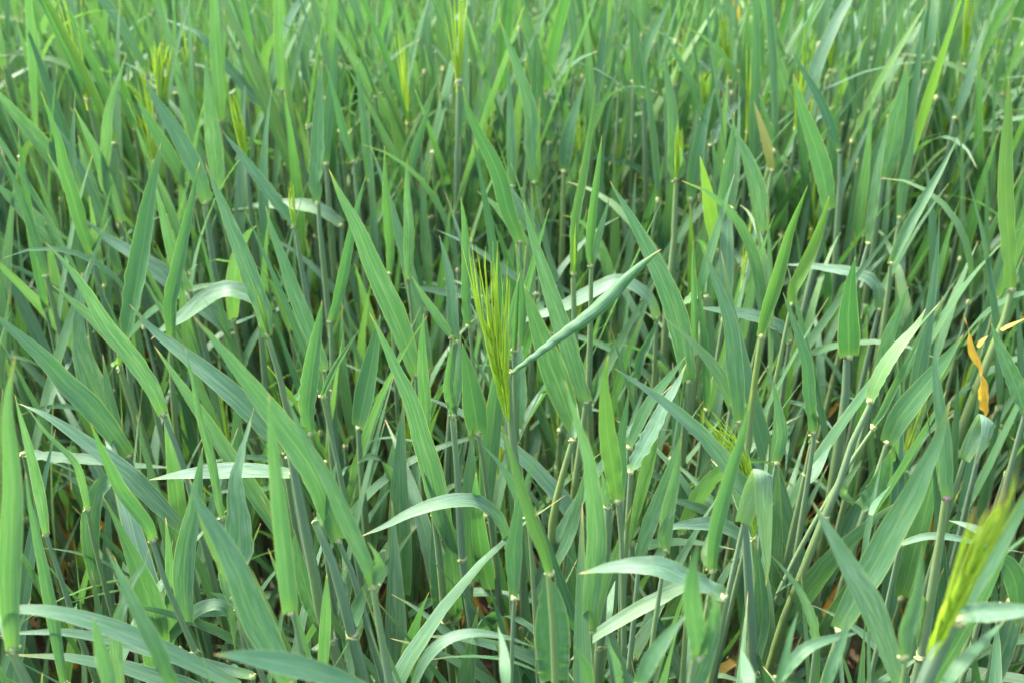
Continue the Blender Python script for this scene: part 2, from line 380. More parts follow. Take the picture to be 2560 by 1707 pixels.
# ---- left middle
plant('wavy leaf slanting up left above a cream collar, left of the picture', 'D', [(118, 't 300,148 450,320 560,470 610,560 690,690 800,830 900,960 1000,1110 1065,1262', {'hue': .45, 'ruf': .2, 'roll': 0, 'tw': 30, 'chan': .4})], '1075,1285 1130,1440 1190,1568 1240,1750', 50, .52)
plant('green leaf with red-brown tip running behind the wavy leaf at left', 'D', [(92, 't 340,425 480,540 600,640 760,800 950,990', {'hue': .5})], None, 44, .47)
plant('tall bright leaf with curling tip and cream collar, upper left', 'A', [(92, 't 265,595 330,780 380,930 410,1080 470,1280 530,1480 595,1660', {'hue': .58, 'chan': .5, 'wax': .1, 'roll': 10, 'tw': 40}), (26, '610,1640 680,1510 740,1395', {'hue': .1, 'tube': .7})], '600,1680 650,1890 720,2120 760,2300', 34, .50)
plant('upright dark green strap leaf left of the middle, pale where it crosses behind', 'D', [(132, '822,800 865,570 905,350 945,110 975,-100 1010,-300 1050,-500', {'hue': .4, 'wax': .1, 'roll': -25, 'tw': 20})], '825,815 835,900 850,1050', 44, .48)
plant('long pale grey-green leaf behind the upright leaves at left, slanting down right', 'D', [(140, 't 545,-10 700,120 900,240 1080,370 1230,490 1400,620 1520,740', {'hue': .4, 'wax': .95, 'up': 1., 'roll': 0, 'tw': 0})], None, 50, .42)
plant('pale leaf arching over to the left in front of the slanted grey leaf', 'D', [(108, '1690,540 1615,490 1480,455 1350,515 1200,625 1060,715 985,780', {'hue': .35, 'wax': .8, 'roll': 0, 'tw': 0, 'up': .9, 'peak': .45})], None, 44, .495)
plant('wide pale leaf opening round a yellow-green ear tip above a ragged white collar', 'D', [(122, '1745,750 1720,600 1650,420 1570,200 1490,0 1410,-200 1340,-372', {'hue': .48, 'wax': .5, 'ruf': .45, 'roll': 0, 'tw': 15, 'chan': .45}), (30, '1750,745 1720,640 1680,500 1650,420', {'hue': .95, 'tube': .8, 'off': -.004, 'nocollar': 1})], '1755,780 1820,1000 1880,1250 1915,1420', 54, .53)
plant('leaf slanting up left from a small cream collar with a few awns, left upper middle', 'A', [(82, 't 1450,855 1500,920 1570,1010 1700,1190 1850,1385 1915,1475', {'hue': .5})], '1930,1495 1960,1690 2000,1920 2040,2150', 42, .52, ear={'crop': 'A', 'axis': '1928,1490 1920,1440 1915,1400', 'w': 26, 'n': 5, 'fan': '1880,1220 1890,1190 1900,1180 1915,1180 1920,1215', 'awns': 7, 'r': .0007})
plant('blue-green tapering blade slanting down right, left of the bearded ear', 'A', [(102, 't 1735,1345 1770,1480 1850,1700 1905,1860 1980,2060 2060,2250 2120,2420', {'hue': .25, 'wax': .35, 'ruf': .15})], None, 50, .50)
plant('bright upright folded leaf tapering to a fine point, left of centre', 'D', [(122, 't 2105,525 2085,680 2060,850 2035,1050 2015,1250 2030,1390', {'hue': .5, 'wax': .2, 'chan': .5, 'roll': -15, 'base': .4})], '2030,1395 2040,1500 2060,1640', 44, .54)
plant('rolled spike-like leaf leaning right beside the bright folded leaf', 'D', [(46, 't 2350,715 2260,860 2180,1000 2110,1150', {'hue': .42, 'tube': .75})], '2110,1165 2150,1350 2200,1560', 40, .535)
plant('broad leaf entering from the left edge and slanting down right', 'D', [(150, 't -80,560 0,650 150,780 300,920 420,1060 560,1190 700,1350 840,1540', {'hue': .38, 'wax': .3, 'roll': 0, 'tw': 10})], None, 54, .46)
plant('wide bluish leaf with narrow pale neck, left middle', 'D', [(185, '720,1335 650,1190 575,1000 525,820 515,600 540,420 590,265', {'hue': .08, 'wax': .55, 'roll': 0, 'tw': -40, 'pow': .75, 'base': .5, 'peak': .25})], None, 50, .42)
plant('bare yellow-green stem topped by a curled cream collar, left', 'D', [(40, '785,965 765,940 770,880 800,830', {'hue': .7})], '785,968 860,1200 930,1400 985,1600 1030,1790', 62, .47, hue=.8)
plant('folded narrow leaf standing up behind the arching leaf, left of centre', 'D', [(92, '1120,760 1115,560 1160,350 1210,100 1260,-150 1305,-380', {'hue': .42, 'chan': .6})], '1118,770 1115,860 1130,1150', 42, .49)
plant('thin upright leaf with crinkled base and white collar, lower left middle', 'D', [(60, 't 1210,840 1260,1050 1310,1300 1360,1480 1395,1640 1430,1850 1450,1940', {'hue': .5, 'ruf': .5, 'chan': .5})], '1455,1950 1480,2060 1500,2200', 36, .49)
plant('narrow blue-green leaf with pointed tip in the upper left', 'A', [(72, 't 1135,310 1180,560 1230,760 1290,960 1340,1130', {'hue': .25})], None, 44, .48)
plant('small bright leaf with bent tip above a cream knot, upper left', 'A', [(72, 't 825,345 780,500 730,650 700,800 690,1000 668,1140 680,1235', {'hue': .5, 'ruf': .15})], '683,1243 710,1400 745,1600', 34, .51)
plant('broad green leaf slanting down right to a cream collar, upper left', 'A', [(118, 't 940,485 1000,620 1080,750 1160,880 1230,1010 1300,1160 1345,1320', {'hue': .45, 'roll': 0})], '1335,1340 1360,1500 1390,1700', 46, .52)
plant('green leaf tucked left of the broad upper left leaf', 'A', [(92, 't 880,620 960,760 1040,900 1120,1040 1210,1200', {'hue': .4})], None, 44, .49)
plant('long dark leaf slanting through the blurred upper left', 'A', [(72, 't 1040,110 1290,220 1400,340 1520,480 1660,640 1830,780', {'hue': .35, 'wax': .1})], None, 44, .49)
plant('pale green blade entering the upper left from the frame edge', 'A', [(112, 't -60,540 0,620 130,780 260,930 390,1100 440,1240', {'hue': .45, 'wax': .4})], None, 46, .48)
plant('narrow blade just left of the tall bright leaf, at the left edge', 'A', [(62, 't 0,990 80,1150 150,1320 230,1568 300,1800', {'hue': .35})], None, 44, .49)
plant('broad leaf crossing behind the narrow blade at the left edge', 'A', [(120, 't -60,1180 0,1230 130,1350 260,1480 400,1640', {'hue': .35, 'wax': .4})], None, 46, .46)
plant('tall upright leaf with fine tip, top left of centre', 'A', [(74, 't 2200,180 2190,350 2175,520 2150,720 2132,900 2130,1070', {'hue': .4})], None, 46, .50)
plant('straight upright leaf beside the fine-tipped one, top left of centre', 'A', [(92, 't 2105,385 2092,560 2082,800 2075,1000 2062,1200 2075,1325', {'hue': .35, 'wax': .2})], '2080,1335 2085,1450 2100,1600', 42, .53)
plant('green leaf slanting down right below the small bent leaf, upper left', 'A', [(82, 't 485,705 560,860 640,1020 700,1200 790,1450', {'hue': .4})], None, 44, .48)
plant('pale leaf with brownish tip in the upper left', 'A', [(88, 't 510,880 560,1080 600,1250 650,1450', {'hue': .45, 'wax': .7})], None, 44, .465)
plant('upright blurred bright leaf behind the bent leaf row, upper left', 'A', [(112, 't 1345,360 1370,700 1400,950 1430,1230', {'hue': .45})], None, 46, .50)
plant('pale thin leaf lying over to the left, upper left', 'A', [(54, 't 755,385 900,460 1040,540 1150,610', {'hue': .3, 'wax': .9, 'up': 1})], None, 40, .50)
plant('thin dark leaf slanting down to a cream collar, top left of centre', 'A', [(54, 't 2130,420 2200,700 2250,900 2305,1055', {'hue': .2, 'wax': .1})], '2310,1065 2330,1250', 34, .52)
plant('olive leaf lying level behind the upright leaves, left upper middle', 'A', [(84, '2230,1470 2080,1370 1900,1340 1700,1345 1510,1372', {'hue': .6, 'wax': .75, 'up': 1, 'roll': 0, 'tw': 0})], None, 40, .45)
plant('wide pale leaf half hidden in the upper left, tip bent', 'A', [(84, 't 1710,460 1770,570 1860,700', {'hue': .25, 'wax': .9})], None, 40, .48)
plant('green leaf with point above the arching leaf, left of centre', 'A', [(80, 't 1010,1180 1050,1350 1100,1560 1160,1760 1240,1900', {'hue': .45})], None, 44, .49)
plant('blurred yellow bearded ear in the upper left', 'A', [(50, '1060,760 1050,600 1040,440', {'hue': .8})], '1065,780 1075,900', 44, .52, ear={'crop': 'A', 'axis': '1060,760 1060,640 1060,560', 'w': 70, 'n': 7, 'fan': '990,300 1020,280 1050,270 1080,270 1110,290 1130,320', 'awns': 22, 'r': .0011})
plant('yellow-green ear leaning left in the upper left', 'A', [(40, '1620,1120 1640,980 1660,800', {'hue': .5})], '1615,1100 1630,1300', 40, .50, ear={'crop': 'A', 'axis': '1610,1060 1590,950 1570,860', 'w': 56, 'n': 8, 'fan': '1490,620 1510,600 1530,620', 'awns': 14, 'r': .0009})
# ---- centre
plant('bearded yellow-green ear bursting from its sheath beside a twisted leaf pointing up right, centre', 'E', [(100, '1160,995 1250,922 1350,842 1500,722 1650,612 1800,482 1950,342 2080,242 2155,190', {'hue': .45, 'wax': .7, 'tube': .62, 'roll': 150, 'tw': 60, 'base': .28, 'peak': .55, 'pow': 1.5, 'dy': -.02, 'n': 110, 'cols': 17, 'rs': 3.})], '1152,1015 1162,1250 1195,1560 1215,1800', 64, .54, hue=.35, ear={'crop': 'E', 'axis': '1150,1330 1125,1150 1090,950 1050,760', 'w': 100, 'n': 15, 'off': -.005, 'fan': '870,180 900,420 930,200 945,230 965,190 1000,160 1010,260 1030,330 1045,150 1065,190 1080,330 1110,370 1150,340 1160,420', 'awns': 34, 'vmin': .25, 'r': .0006})
plant('long broad leaf slanting down right behind the twisted leaf', 'E', [(128, 't 1250,-117 1300,80 1370,300 1440,520 1500,700 1560,880 1620,1080 1660,1190', {'hue': .3, 'wax': .45, 'roll': 0, 'tw': 15})], None, 52, .485)
plant('very wide dark leaf in the shade behind the twisted leaf', 'E', [(180, 't 1255,420 1330,660 1420,920 1500,1140 1580,1350', {'hue': .32, 'wax': .35, 'roll': 0})], None, 52, .44)
plant('straight upright bright leaf on a thin stem just left of the bearded ear', 'E', [(66, 't 840,-152 868,50 880,300 880,500 888,690', {'hue': .52, 'wax': .2, 'base': .9, 'peak': .2, 'pow': 2})], '898,705 915,880 935,1050', 30, .52)
plant('narrow leaf with notched edge left of the straight bright leaf', 'E', [(74, 't 700,100 750,280 780,450 792,650 815,790', {'hue': .35, 'wax': .4})], '815,800 800,1000 770,1300', 40, .50)
plant('thin leaf slanting from upper left onto the notched leaf', 'E', [(60, 't 520,370 600,500 680,620 780,760', {'hue': .35})], None, 36, .505)
plant('wavy cupped leaf above a thick white collar, left of the bearded ear', 'E', [(70, '795,1270 765,1120 775,950 795,765', {'hue': .5, 'ruf': .5, 'chan': .7, 'wax': .2}), (60, '800,1265 825,1080 830,900 842,730', {'hue': .45, 'nocollar': 1, 'chan': .5}), (150, '820,2145 740,2010 690,1810 640,1600 590,1450 520,1200 420,980 330,780 245,605', {'hue': .18, 'wax': .4, 'roll': 0, 'tw': 20, 'ruf': .2, 'off': .01})], '785,1295 812,1560 830,1850 845,2155 880,2460 915,2680', 54, .54, hue=.35)
plant('bright green broad leaf with blunt base behind the wavy cupped leaf', 'E', [(160, '955,1392 925,1200 890,1000 850,800', {'hue': .6, 'wax': .05, 'roll': 0, 'base': .75, 'pow': 1.2})], '955,1400 975,1500 995,1620', 46, .49)
plant('upright lance-shaped green leaf left of the wavy cupped leaf', 'E', [(84, 't 600,610 590,760 590,950 605,1150 622,1390', {'hue': .42, 'base': .4})], '622,1400 640,1600', 36, .48)
plant('long wide leaf slanting down right, left of centre', 'E', [(150, 't -20,-330 60,-150 160,40 240,240 330,450 410,620 480,800 550,1010', {'hue': .34, 'wax': .35, 'roll': 0})], None, 50, .475)
plant('narrow dark leaf leaning right at the left of the centre', 'E', [(72, 't 220,-287 180,-140 130,60 90,260 30,540 -10,660', {'hue': .42, 'wax': .05})], None, 42, .505)
plant('dark green leaf with blunt lower end standing left of centre', 'E', [(132, '172,1352 215,1150 265,900 315,620', {'hue': .42, 'wax': .05, 'roll': -20})], '172,1358 180,1500 195,1700', 50, .47)
plant('thin pale leaf arching from upper left over the awns of the bearded ear', 'E', [(46, '1330,480 1210,382 1120,320 1000,230 850,140 680,65', {'hue': .3, 'wax': .9, 'up': 1.})], None, 36, .47)
plant('pale level leaf with dry tip left of the bearded ear', 'E', [(52, 't 430,440 600,450 750,475 970,500', {'hue': .4, 'wax': .85, 'up': 1})], None, 36, .45)
plant('long pale leaf passing behind the twisted leaf and bending down at right', 'E', [(92, '2120,640 2070,510 1960,425 1850,400 1700,470 1500,570 1300,640 1165,687', {'hue': .45, 'wax': .85, 'up': .9, 'roll': 0, 'tw': 0, 'peak': .5, 'pow': 1.7})], None, 40, .47)
plant('yellow-green crinkled leaf on a bluish stem with a thick white collar, right of centre', 'E', [(62, '1578,345 1585,180 1595,0 1640,-240 1690,-590 1722,-885', {'hue': .6, 'ruf': .4, 'chan': .5}), (30, '1578,345 1585,200 1592,20', {'hue': .95, 'tube': .8, 'off': -.004, 'nocollar': 1})], '1575,375 1585,700 1600,1000', 52, .53)
plant('bright leaf above a brown-spotted white collar on a yellow-green stem, right of centre', 'E', [(62, '1690,295 1678,200 1690,60 1705,-80 1735,-320 1765,-557', {'hue': .52, 'chan': .5}), (50, '1700,280 1745,100 1790,-60 1812,-140', {'hue': .5, 'nocollar': 1}), (50, '1680,1190 1710,1100 1740,980', {'hue': .4})], '1692,315 1690,600 1683,900 1675,1195 1685,1350 1695,1600', 46, .55, hue=.7)
plant('broad bright green pointed leaf right of centre, below the twisted leaf', 'E', [(126, 't 1805,880 1780,1050 1788,1250 1800,1400 1830,1600 1865,1830', {'hue': .62, 'wax': .05, 'roll': 0, 'tw': 10})], '1865,1845 1880,1900 1890,2050', 46, .54)
plant('slim pointed leaf beside the broad bright leaf right of centre', 'E', [(76, 't 1940,1105 1920,1250 1890,1450 1890,1600 1885,1810', {'hue': .5})], '1885,1820 1890,2000', 42, .53)
plant('long pale blue-green leaf slanting down right below the twisted leaf tip', 'E', [(108, 't 1840,965 2000,1070 2180,1200 2369,1360 2490,1490 2620,1660 2720,1800 2810,1930', {'hue': .3, 'wax': .7, 'roll': 0, 'tw': 0})], None, 46, .50)
plant('bluish leaf slanting down left across the long pale leaf, right of centre', 'E', [(100, 't 2315,935 2250,1080 2180,1200 2110,1350 2030,1500 1950,1640', {'hue': .05, 'wax': .4})], None, 44, .52)
plant('green leaf just above the bluish slanting leaf, right of centre', 'E', [(80, 't 2310,890 2210,1020 2100,1160 2020,1300 1940,1480', {'hue': .45})], None, 40, .48)
plant('broad blue-green leaf curving down from a fine tip, right of centre', 'E', [(150, 't 1815,-252 1960,0 2080,230 2170,420 2240,600 2290,800 2330,1050', {'hue': .22, 'wax': .4, 'roll': 0, 'tw': 20})], None, 52, .48)
plant('tapering leaf from the mid right running down beside a thick stem at the bottom centre', 'H', [(140, '1690,1230 1690,1050 1718,800 1728,600 1705,330 1670,100 1600,-130 1520,-410', {'hue': .33, 'wax': .45, 'roll': 0, 'tw': 20})], None, 46, .49)
plant('thick grey-green stem at the bottom right of centre, with a collar half way', 'H', [(60, '1800,415 1790,330 1760,180', {'hue': .4}), (80, '1755,1240 1800,1100 1850,900', {'hue': .3, 'off': .01})], '1805,400 1775,800 1752,1240 1740,1500', 78, .53, hue=.35)
plant('tall wavy leaf cupping yellow awns above a ragged collar, upper right of centre', 'B', [(78, 't 2165,295 2190,500 2220,700 2232,950 2220,1090 2245,1172', {'hue': .5, 'ruf': .3, 'chan': .4}), (44, '2255,1175 2290,1120 2285,1050 2270,950', {'hue': .5, 'nocollar': 1})], '2250,1190 2240,1400 2230,1680 2195,1850 2185,2050', 50, .53, hue=.6, ear={'crop': 'B', 'axis': '2250,1170 2258,1100 2265,1040', 'w': 40, 'n': 6, 'fan': '2255,820 2270,800 2285,840', 'awns': 10, 'r': .0009})
plant('leaf with wavy edge tapering to a long point, top centre', 'B', [(92, 't 1090,115 1150,280 1220,460 1270,620 1305,760 1300,950 1310,1100 1325,1190', {'hue': .48, 'ruf': .25})], '1337,1215 1370,1400 1405,1600', 34, .51)
plant('dark green leaf with brown tip slanting down right, upper centre', 'B', [(112, 't 855,565 890,720 960,880 1030,1010 1100,1180 1150,1380 1230,1580', {'hue': .45, 'wax': .05, 'roll': -20})], None, 46, .51)
plant('pale leaf right of the dark brown-tipped one, upper centre', 'B', [(78, 't 1040,1060 1150,1240 1250,1420 1350,1590', {'hue': .4, 'wax': .7})], None, 40, .47)
plant('small pale pointed leaf lying left of the pale one, upper centre', 'B', [(62, 't 945,1250 1060,1340 1170,1470 1280,1590', {'hue': .45, 'wax': .7})], None, 40, .485)
plant('thin pale leaf slanting down right in the blurred top centre', 'B', [(46, 't 1365,405 1440,530 1500,680 1560,870', {'hue': .35, 'wax': .7})], None, 38, .49)
plant('pale leaf lying level with yellowish tip, top centre', 'B', [(38, 't 1175,615 1350,640 1480,660 1600,705', {'hue': .45, 'wax': .9, 'up': 1.})], None, 36, .46)
plant('wide bright upright leaf in the blurred top centre', 'B', [(118, 't 1230,-60 1265,100 1300,260 1330,420 1355,620', {'hue': .5})], None, 46, .50)
plant('leaf narrowing downward then widening, blurred top right of centre', 'B', [(84, 't 2230,-60 2180,60 2120,180 2060,300 2010,450 2008,560 2025,640', {'hue': .48})], '2030,650 2040,800', 36, .52)
plant('straight upright leaf with cream knot, upper centre', 'B', [(64, 't 1152,420 1162,700 1170,950 1178,1215', {'hue': .45})], '1185,1230 1200,1400', 32, .51)
plant('dark leaf leaning right behind the wavy-edged leaf, upper centre right', 'B', [(92, 't 1650,520 1600,700 1545,900 1515,1120', {'hue': .25})], None, 42, .48)
plant('upright tapering leaf on a slender stem with white collar, upper left of centre', 'E', [(72, '495,385 497,230 500,50 490,-150 490,-407', {'hue': .45})], '498,398 530,700 555,1000', 36, .51)
plant('neighbouring upright leaf with ragged yellow collar, upper left of centre', 'E', [(64, '375,345 382,180 366,0 350,-200 343,-490', {'hue': .5, 'ruf': .2})], '377,358 390,600', 30, .505)
plant('slender upright leaf in the upper left of centre, blurred', 'B', [(62, 't 165,395 190,650 220,900 242,1180', {'hue': .4})], None, 42, .49)
plant('dark leaf leaning right with sharp tip, upper left of centre', 'B', [(62, 't 660,615 600,800 540,1000 495,1180', {'hue': .38, 'wax': .1})], None, 40, .50)
plant('pale curled leaf hook in the upper left of centre', 'B', [(44, '530,1080 510,1000 470,925 415,895', {'hue': .2, 'wax': .9, 'up': 1})], None, 34, .47)
plant('twin narrow upright leaves just right of the bearded ear', 'E', [(44, 't 1225,280 1210,450 1195,620 1185,850', {'hue': .5, 'tube': .6}), (50, 't 1205,150 1225,350 1245,560 1240,820', {'hue': .35, 'off': .004}), (92, 't 1250,760 1230,900 1235,1100 1230,1360', {'hue': .3, 'off': .008, 'ruf': .2})], '1188,860 1195,1200 1205,1400', 44, .515)
plant('dark rolled leaf with yellow tip right of the twisted leaf', 'E', [(64, 't 2145,615 2060,800 2010,900 1985,1040', {'hue': .38, 'wax': 0, 'tube': .4})], None, 36, .47)
plant('olive leaf slanting down right from a yellow tip, right of the twisted leaf tip', 'F', [(84, 't -20,620 150,780 280,930 380,1080 440,1210', {'hue': .55, 'wax': .4})], None, 42, .495)
# ---- bottom centre
plant('leaf arching over and dipping to the left, pale upper side, bottom centre left', 'H', [(92, '1150,680 1135,590 1080,480 980,395 880,372 700,392 500,462 350,540 180,612', {'hue': .35, 'wax': .8, 'roll': 0, 'tw': 0, 'up': .9, 'peak': .45, 'pow': 1.3, 'dy': -.02})], None, 44, .47)
plant('hoop-shaped pale leaf low at the bottom centre', 'H', [(74, '530,1600 590,1450 680,1335 800,1262 950,1240 1150,1272 1335,1335', {'hue': .45, 'wax': .85, 'roll': 0, 'tw': 0, 'up': .9})], None, 44, .47)
plant('bright folded leaf slanting up left over a broad leaf with a yellow midrib, bottom centre', 'H', [(84, '1425,850 1390,720 1320,550 1270,400 1220,250 1165,60 1110,-120', {'hue': .6, 'wax': .05, 'chan': .7}), (232, '1450,1545 1440,1300 1430,1050 1400,850', {'hue': .58, 'wax': .15, 'roll': 0, 'tw': 0, 'off': .008, 'base': .8, 'pow': 2.2, 'peak': .35, 'chan': .1})], '1415,865 1440,1150 1458,1540 1465,1700', 58, .57, hue=.75)
plant('thin leaf crossing from upper left onto the bright folded leaf, bottom centre', 'H', [(60, 't 965,-10 1100,150 1220,360 1275,470', {'hue': .45})], '1280,480 1300,700', 36, .53)
plant('dark stem and wide shaded leaf with a ragged white collar, bottom left of centre', 'H', [(150, '738,1155 715,950 690,750 655,480', {'hue': .35, 'wax': .15, 'roll': 0, 'off': .006, 'base': .8}), (50, '665,470 640,350 600,180', {'off': .01})], '665,480 700,750 730,1050 742,1165 775,1420', 56, .46)
plant('spoon-shaped dark leaf with a thin twisted tip, bottom centre', 'H', [(116, '1190,1005 1188,850 1190,700 1205,560 1225,410 1265,270 1340,60', {'hue': .3, 'wax': .2, 'pow': .8, 'base': .5, 'peak': .3, 'tw': 60, 'roll': -10})], '1190,1015 1182,1200 1175,1400', 38, .52)
plant('pale leaf with narrow base leaning right, bottom centre', 'H', [(82, 't 1650,180 1610,400 1550,600 1470,790', {'hue': .45, 'wax': .6})], None, 40, .46)
plant('pale blue-green leaf lying level toward the left, bottom right of centre', 'H', [(132, '2560,1000 2440,935 2290,875 2150,815 2000,800 1800,815 1610,852', {'hue': .12, 'wax': .7, 'up': .7, 'roll': 0, 'tw': 0, 'peak': .4})], None, 56, .56)
plant('pale olive leaf slanting up right at the bottom right of centre', 'H', [(92, '2330,910 2200,985 2050,1060 1850,1175 1700,1275 1555,1420', {'hue': .6, 'wax': .75, 'up': .9, 'roll': 0, 'tw': 0, 'base': .8, 'pow': 2.5})], None, 44, .50)
plant('green leaf slanting down left to a curled collar, bottom right of centre', 'H', [(100, 't 2290,-80 2200,200 2110,440 2040,640 2005,790', {'hue': .35})], None, 44, .505)
plant('leaf with curled pale lip above a small cream collar, bottom right of centre', 'H', [(96, 't 2280,-20 2250,250 2210,470 2180,690', {'hue': .5, 'chan': .6}), (50, '2175,690 2150,600 2200,480 2258,430', {'hue': .3, 'nocollar': 1, 'off': -.006}), (60, '2180,690 2120,740 2090,790', {'hue': .3, 'nocollar': 1})], '2180,700 2165,800 2150,900', 40, .535)
plant('bright leaf tip slanting up right at the bottom edge, right of centre', 'H', [(112, 't 2330,1100 2200,1250 2090,1400 2000,1580', {'hue': .5})], None, 50, .57)
plant('thick olive stem leaning right, bottom centre', 'H', [(50, '1570,-20 1590,-120 1600,-260', {'hue': .6})], '1570,-10 1510,200 1450,450 1430,680', 58, .48, hue=.85)
plant('short green blade tip poking up at the bottom centre', 'H', [(70, 't 1085,1200 1120,1350 1140,1600', {'hue': .5})], None, 40, .54)
plant('small narrow blades at the bottom right of centre', 'H', [(80, 't 1580,1320 1640,1450 1690,1600', {'hue': .45}), (70, 't 1800,1300 1840,1450 1870,1600', {'hue': .2})], None, 40, .54)
# ---- right and bottom right
plant('broad green leaf tapering to a point, right of centre, with torn base and white collar', 'F', [(114, 't 260,165 320,350 390,540 440,720 455,900 475,1100 490,1315', {'hue': .35, 'wax': .35, 'ruf': .2, 'roll': 0})], '490,1325 500,1450 520,1600', 44, .51)
plant('very slim upright leaf right of the twisted leaf tip', 'F', [(52, 't 190,135 185,300 190,500 195,700 205,870', {'hue': .3, 'tube': .4})], None, 40, .49)
plant('leaning yellow-green stem with a bent leaf at its top, right of centre', 'F', [(62, '270,500 240,460 270,330 330,130 380,-40 460,-300', {'hue': .45}), (60, '250,470 160,520 80,575', {'hue': .55, 'nocollar': 1})], '280,508 230,830 190,1050 150,1320', 58, .51, hue=.75)
plant('bright yellow-green twisted leaf on a leaning stem with two collars, right', 'F', [(92, '638,755 672,620 730,430 780,230 830,50 940,-227', {'hue': .68, 'wax': .05, 'chan': .7, 'tw': 60, 'ruf': .15})], '633,772 600,1000 575,1200 558,1400 530,1560', 54, .55, hue=.7)
plant('wide dark green leaf standing upright with blunt base, right', 'F', [(150, 't 1250,240 1222,400 1205,600 1205,750 1208,890', {'hue': .42, 'wax': 0, 'roll': 0, 'base': .8, 'peak': .2, 'tw': 0, 'pow': 1.3})], '1195,900 1185,1150 1150,1420', 72, .50, hue=.3)
plant('tapering leaf descending to a cream collar right of the two-collared stem', 'F', [(84, 't 775,470 830,620 890,800 930,950 945,1150 972,1385', {'hue': .42})], '982,1398 960,1560', 42, .51)
plant('bluish leaf winding down from a yellow tip, right', 'F', [(62, 't 580,825 650,950 710,1080 740,1230 770,1400 735,1580', {'hue': .08, 'wax': .3, 'tw': 60})], None, 38, .51)
plant('green leaf leaning right with long tip, right', 'F', [(92, 't 1600,430 1530,600 1465,760 1430,920 1370,1110', {'hue': .45})], None, 42, .495)
plant('yellow-green leaf leaning right on a long leaning stem with frayed lower collar', 'F', [(92, 't 1710,580 1640,700 1540,820 1450,950 1385,1075 1345,1175', {'hue': .66, 'wax': .1, 'base': .8}), (124, '1285,1870 1370,1790 1425,1690 1480,1500', {'hue': .5, 'off': .012, 'ruf': .35}), (60, '1240,1850 1170,1760 1300,1560', {'hue': .55, 'wax': .8, 'nocollar': 1, 'off': .01})], '1355,1190 1280,1345 1210,1500 1170,1650 1090,1845 1010,2030 900,2310 780,2610 690,2910', 58, .56, hue=.6)
plant('narrow folded leaf leaning right next to the yellow-green leaning leaf', 'F', [(50, 't 1715,660 1660,800 1590,950 1500,1130 1430,1270 1370,1350', {'hue': .45, 'chan': .9})], '1368,1360 1300,1450', 36, .53)
plant('long wide leaf slanting from the right middle down left', 'F', [(150, 't 1955,750 1850,900 1750,1030 1620,1190 1530,1310 1460,1450', {'hue': .42, 'wax': .2, 'roll': 0})], None, 50, .505)
plant('narrow upright leaf above a purple-tinged collar on a long stem, lower right', 'F', [(92, 't 1780,740 1772,950 1790,1150 1820,1350 1838,1600 1845,1810', {'hue': .42, 'base': .8, 'ruf': .12, 'purple': .6}), (110, '1690,2770 1670,2600 1690,2450', {'hue': .3, 'off': .01})], '1838,1825 1795,2150 1745,2450 1698,2765 1640,3030', 72, .56, hue=.45)
plant('orange dead leaf hanging among the green at right', 'F', [(46, 't 1955,610 1990,720 2010,850 2050,950 2080,1100 2105,1310', {'hue': .9, 'dead': .95, 'wax': 0, 'tw': 420, 'roll': 20, 'n': 40}), (30, '2050,830 2080,790 2120,755', {'dead': .8, 'nocollar': 1}), (26, '2200,720 2280,680 2370,640', {'dead': .85, 'nocollar': 1})], None, 40, .48)
plant('dull green leaf slanting down right near the right edge', 'F', [(104, 't 2135,670 2200,850 2270,1020 2360,1250', {'hue': .33, 'wax': .4})], None, 44, .50)
plant('leaf folded over with its pale underside hanging, right', 'F', [(135, '1960,1560 2030,1420 2090,1320 2118,1296 2124,1308 2110,1400 2080,1490 2042,1592', {'ys': [0, 0, -.002, -.008, -.015, -.02, -.023, -.026], 'n': 36, 'hue': .5, 'wax': 1.6, 'nocollar': 1, 'roll': 0, 'tw': 0, 'up': .7, 'peak': .5, 'pow': 1.15, 'ruf': 0})], None, 44, .49)
plant('pale level leaf bending down at its base, right of the middle', 'F', [(74, '1405,580 1392,450 1330,382 1230,345 1100,322 950,302 775,290', {'hue': .4, 'wax': .8, 'up': .9, 'roll': 0, 'tw': 0})], None, 40, .46)
plant('streaked pale level leaf crossing the leaning stem, right of centre', 'F', [(82, '820,790 780,715 650,650 500,612 350,590 210,570', {'hue': .3, 'wax': .8, 'up': .9, 'roll': 0, 'tw': 0})], None, 40, .47)
plant('big mottled leaf with reddish tip slanting down right, lower right', 'I', [(170, 't 965,375 1050,520 1150,700 1250,880 1350,1060 1430,1250 1495,1450 1545,1600', {'hue': .45, 'wax': 1., 'roll': 0, 'tw': 0, 'peak': .42, 'base': .4, 'pow': 1.25})], None, 50, .535)
plant('long wide leaf with blue bloom slanting up right, lower right', 'I', [(190, 't 1870,-280 1790,-20 1700,170 1620,350 1500,560 1400,750 1260,1000 1140,1220', {'hue': .36, 'wax': .35, 'roll': 0, 'tw': 10})], None, 56, .50)
plant('pale leaf folded sharply and hanging down like a ribbon, lower right', 'I', [(128, '520,520 575,330 625,220 650,186 657,204 662,400 672,650 678,800 665,935', {'ys': [0, 0, -.002, -.009, -.017, -.022, -.026, -.028, -.03], 'n': 40, 'hue': .6, 'wax': 1.5, 'nocollar': 1, 'roll': 0, 'tw': 0, 'up': .25, 'peak': .58, 'pow': 1.3, 'base': .8, 'ruf': 0})], None, 46, .525)
plant('blue-grey stem with a broad leaf clinging to its right, lower right', 'I', [(112, '595,1440 640,1150 625,850 590,640', {'hue': .2, 'wax': .4, 'off': .008}), (60, '520,430 490,380 440,300', {'hue': .5, 'ruf': .4})], '520,435 545,800 570,1200 582,1460', 70, .52, hue=.15)
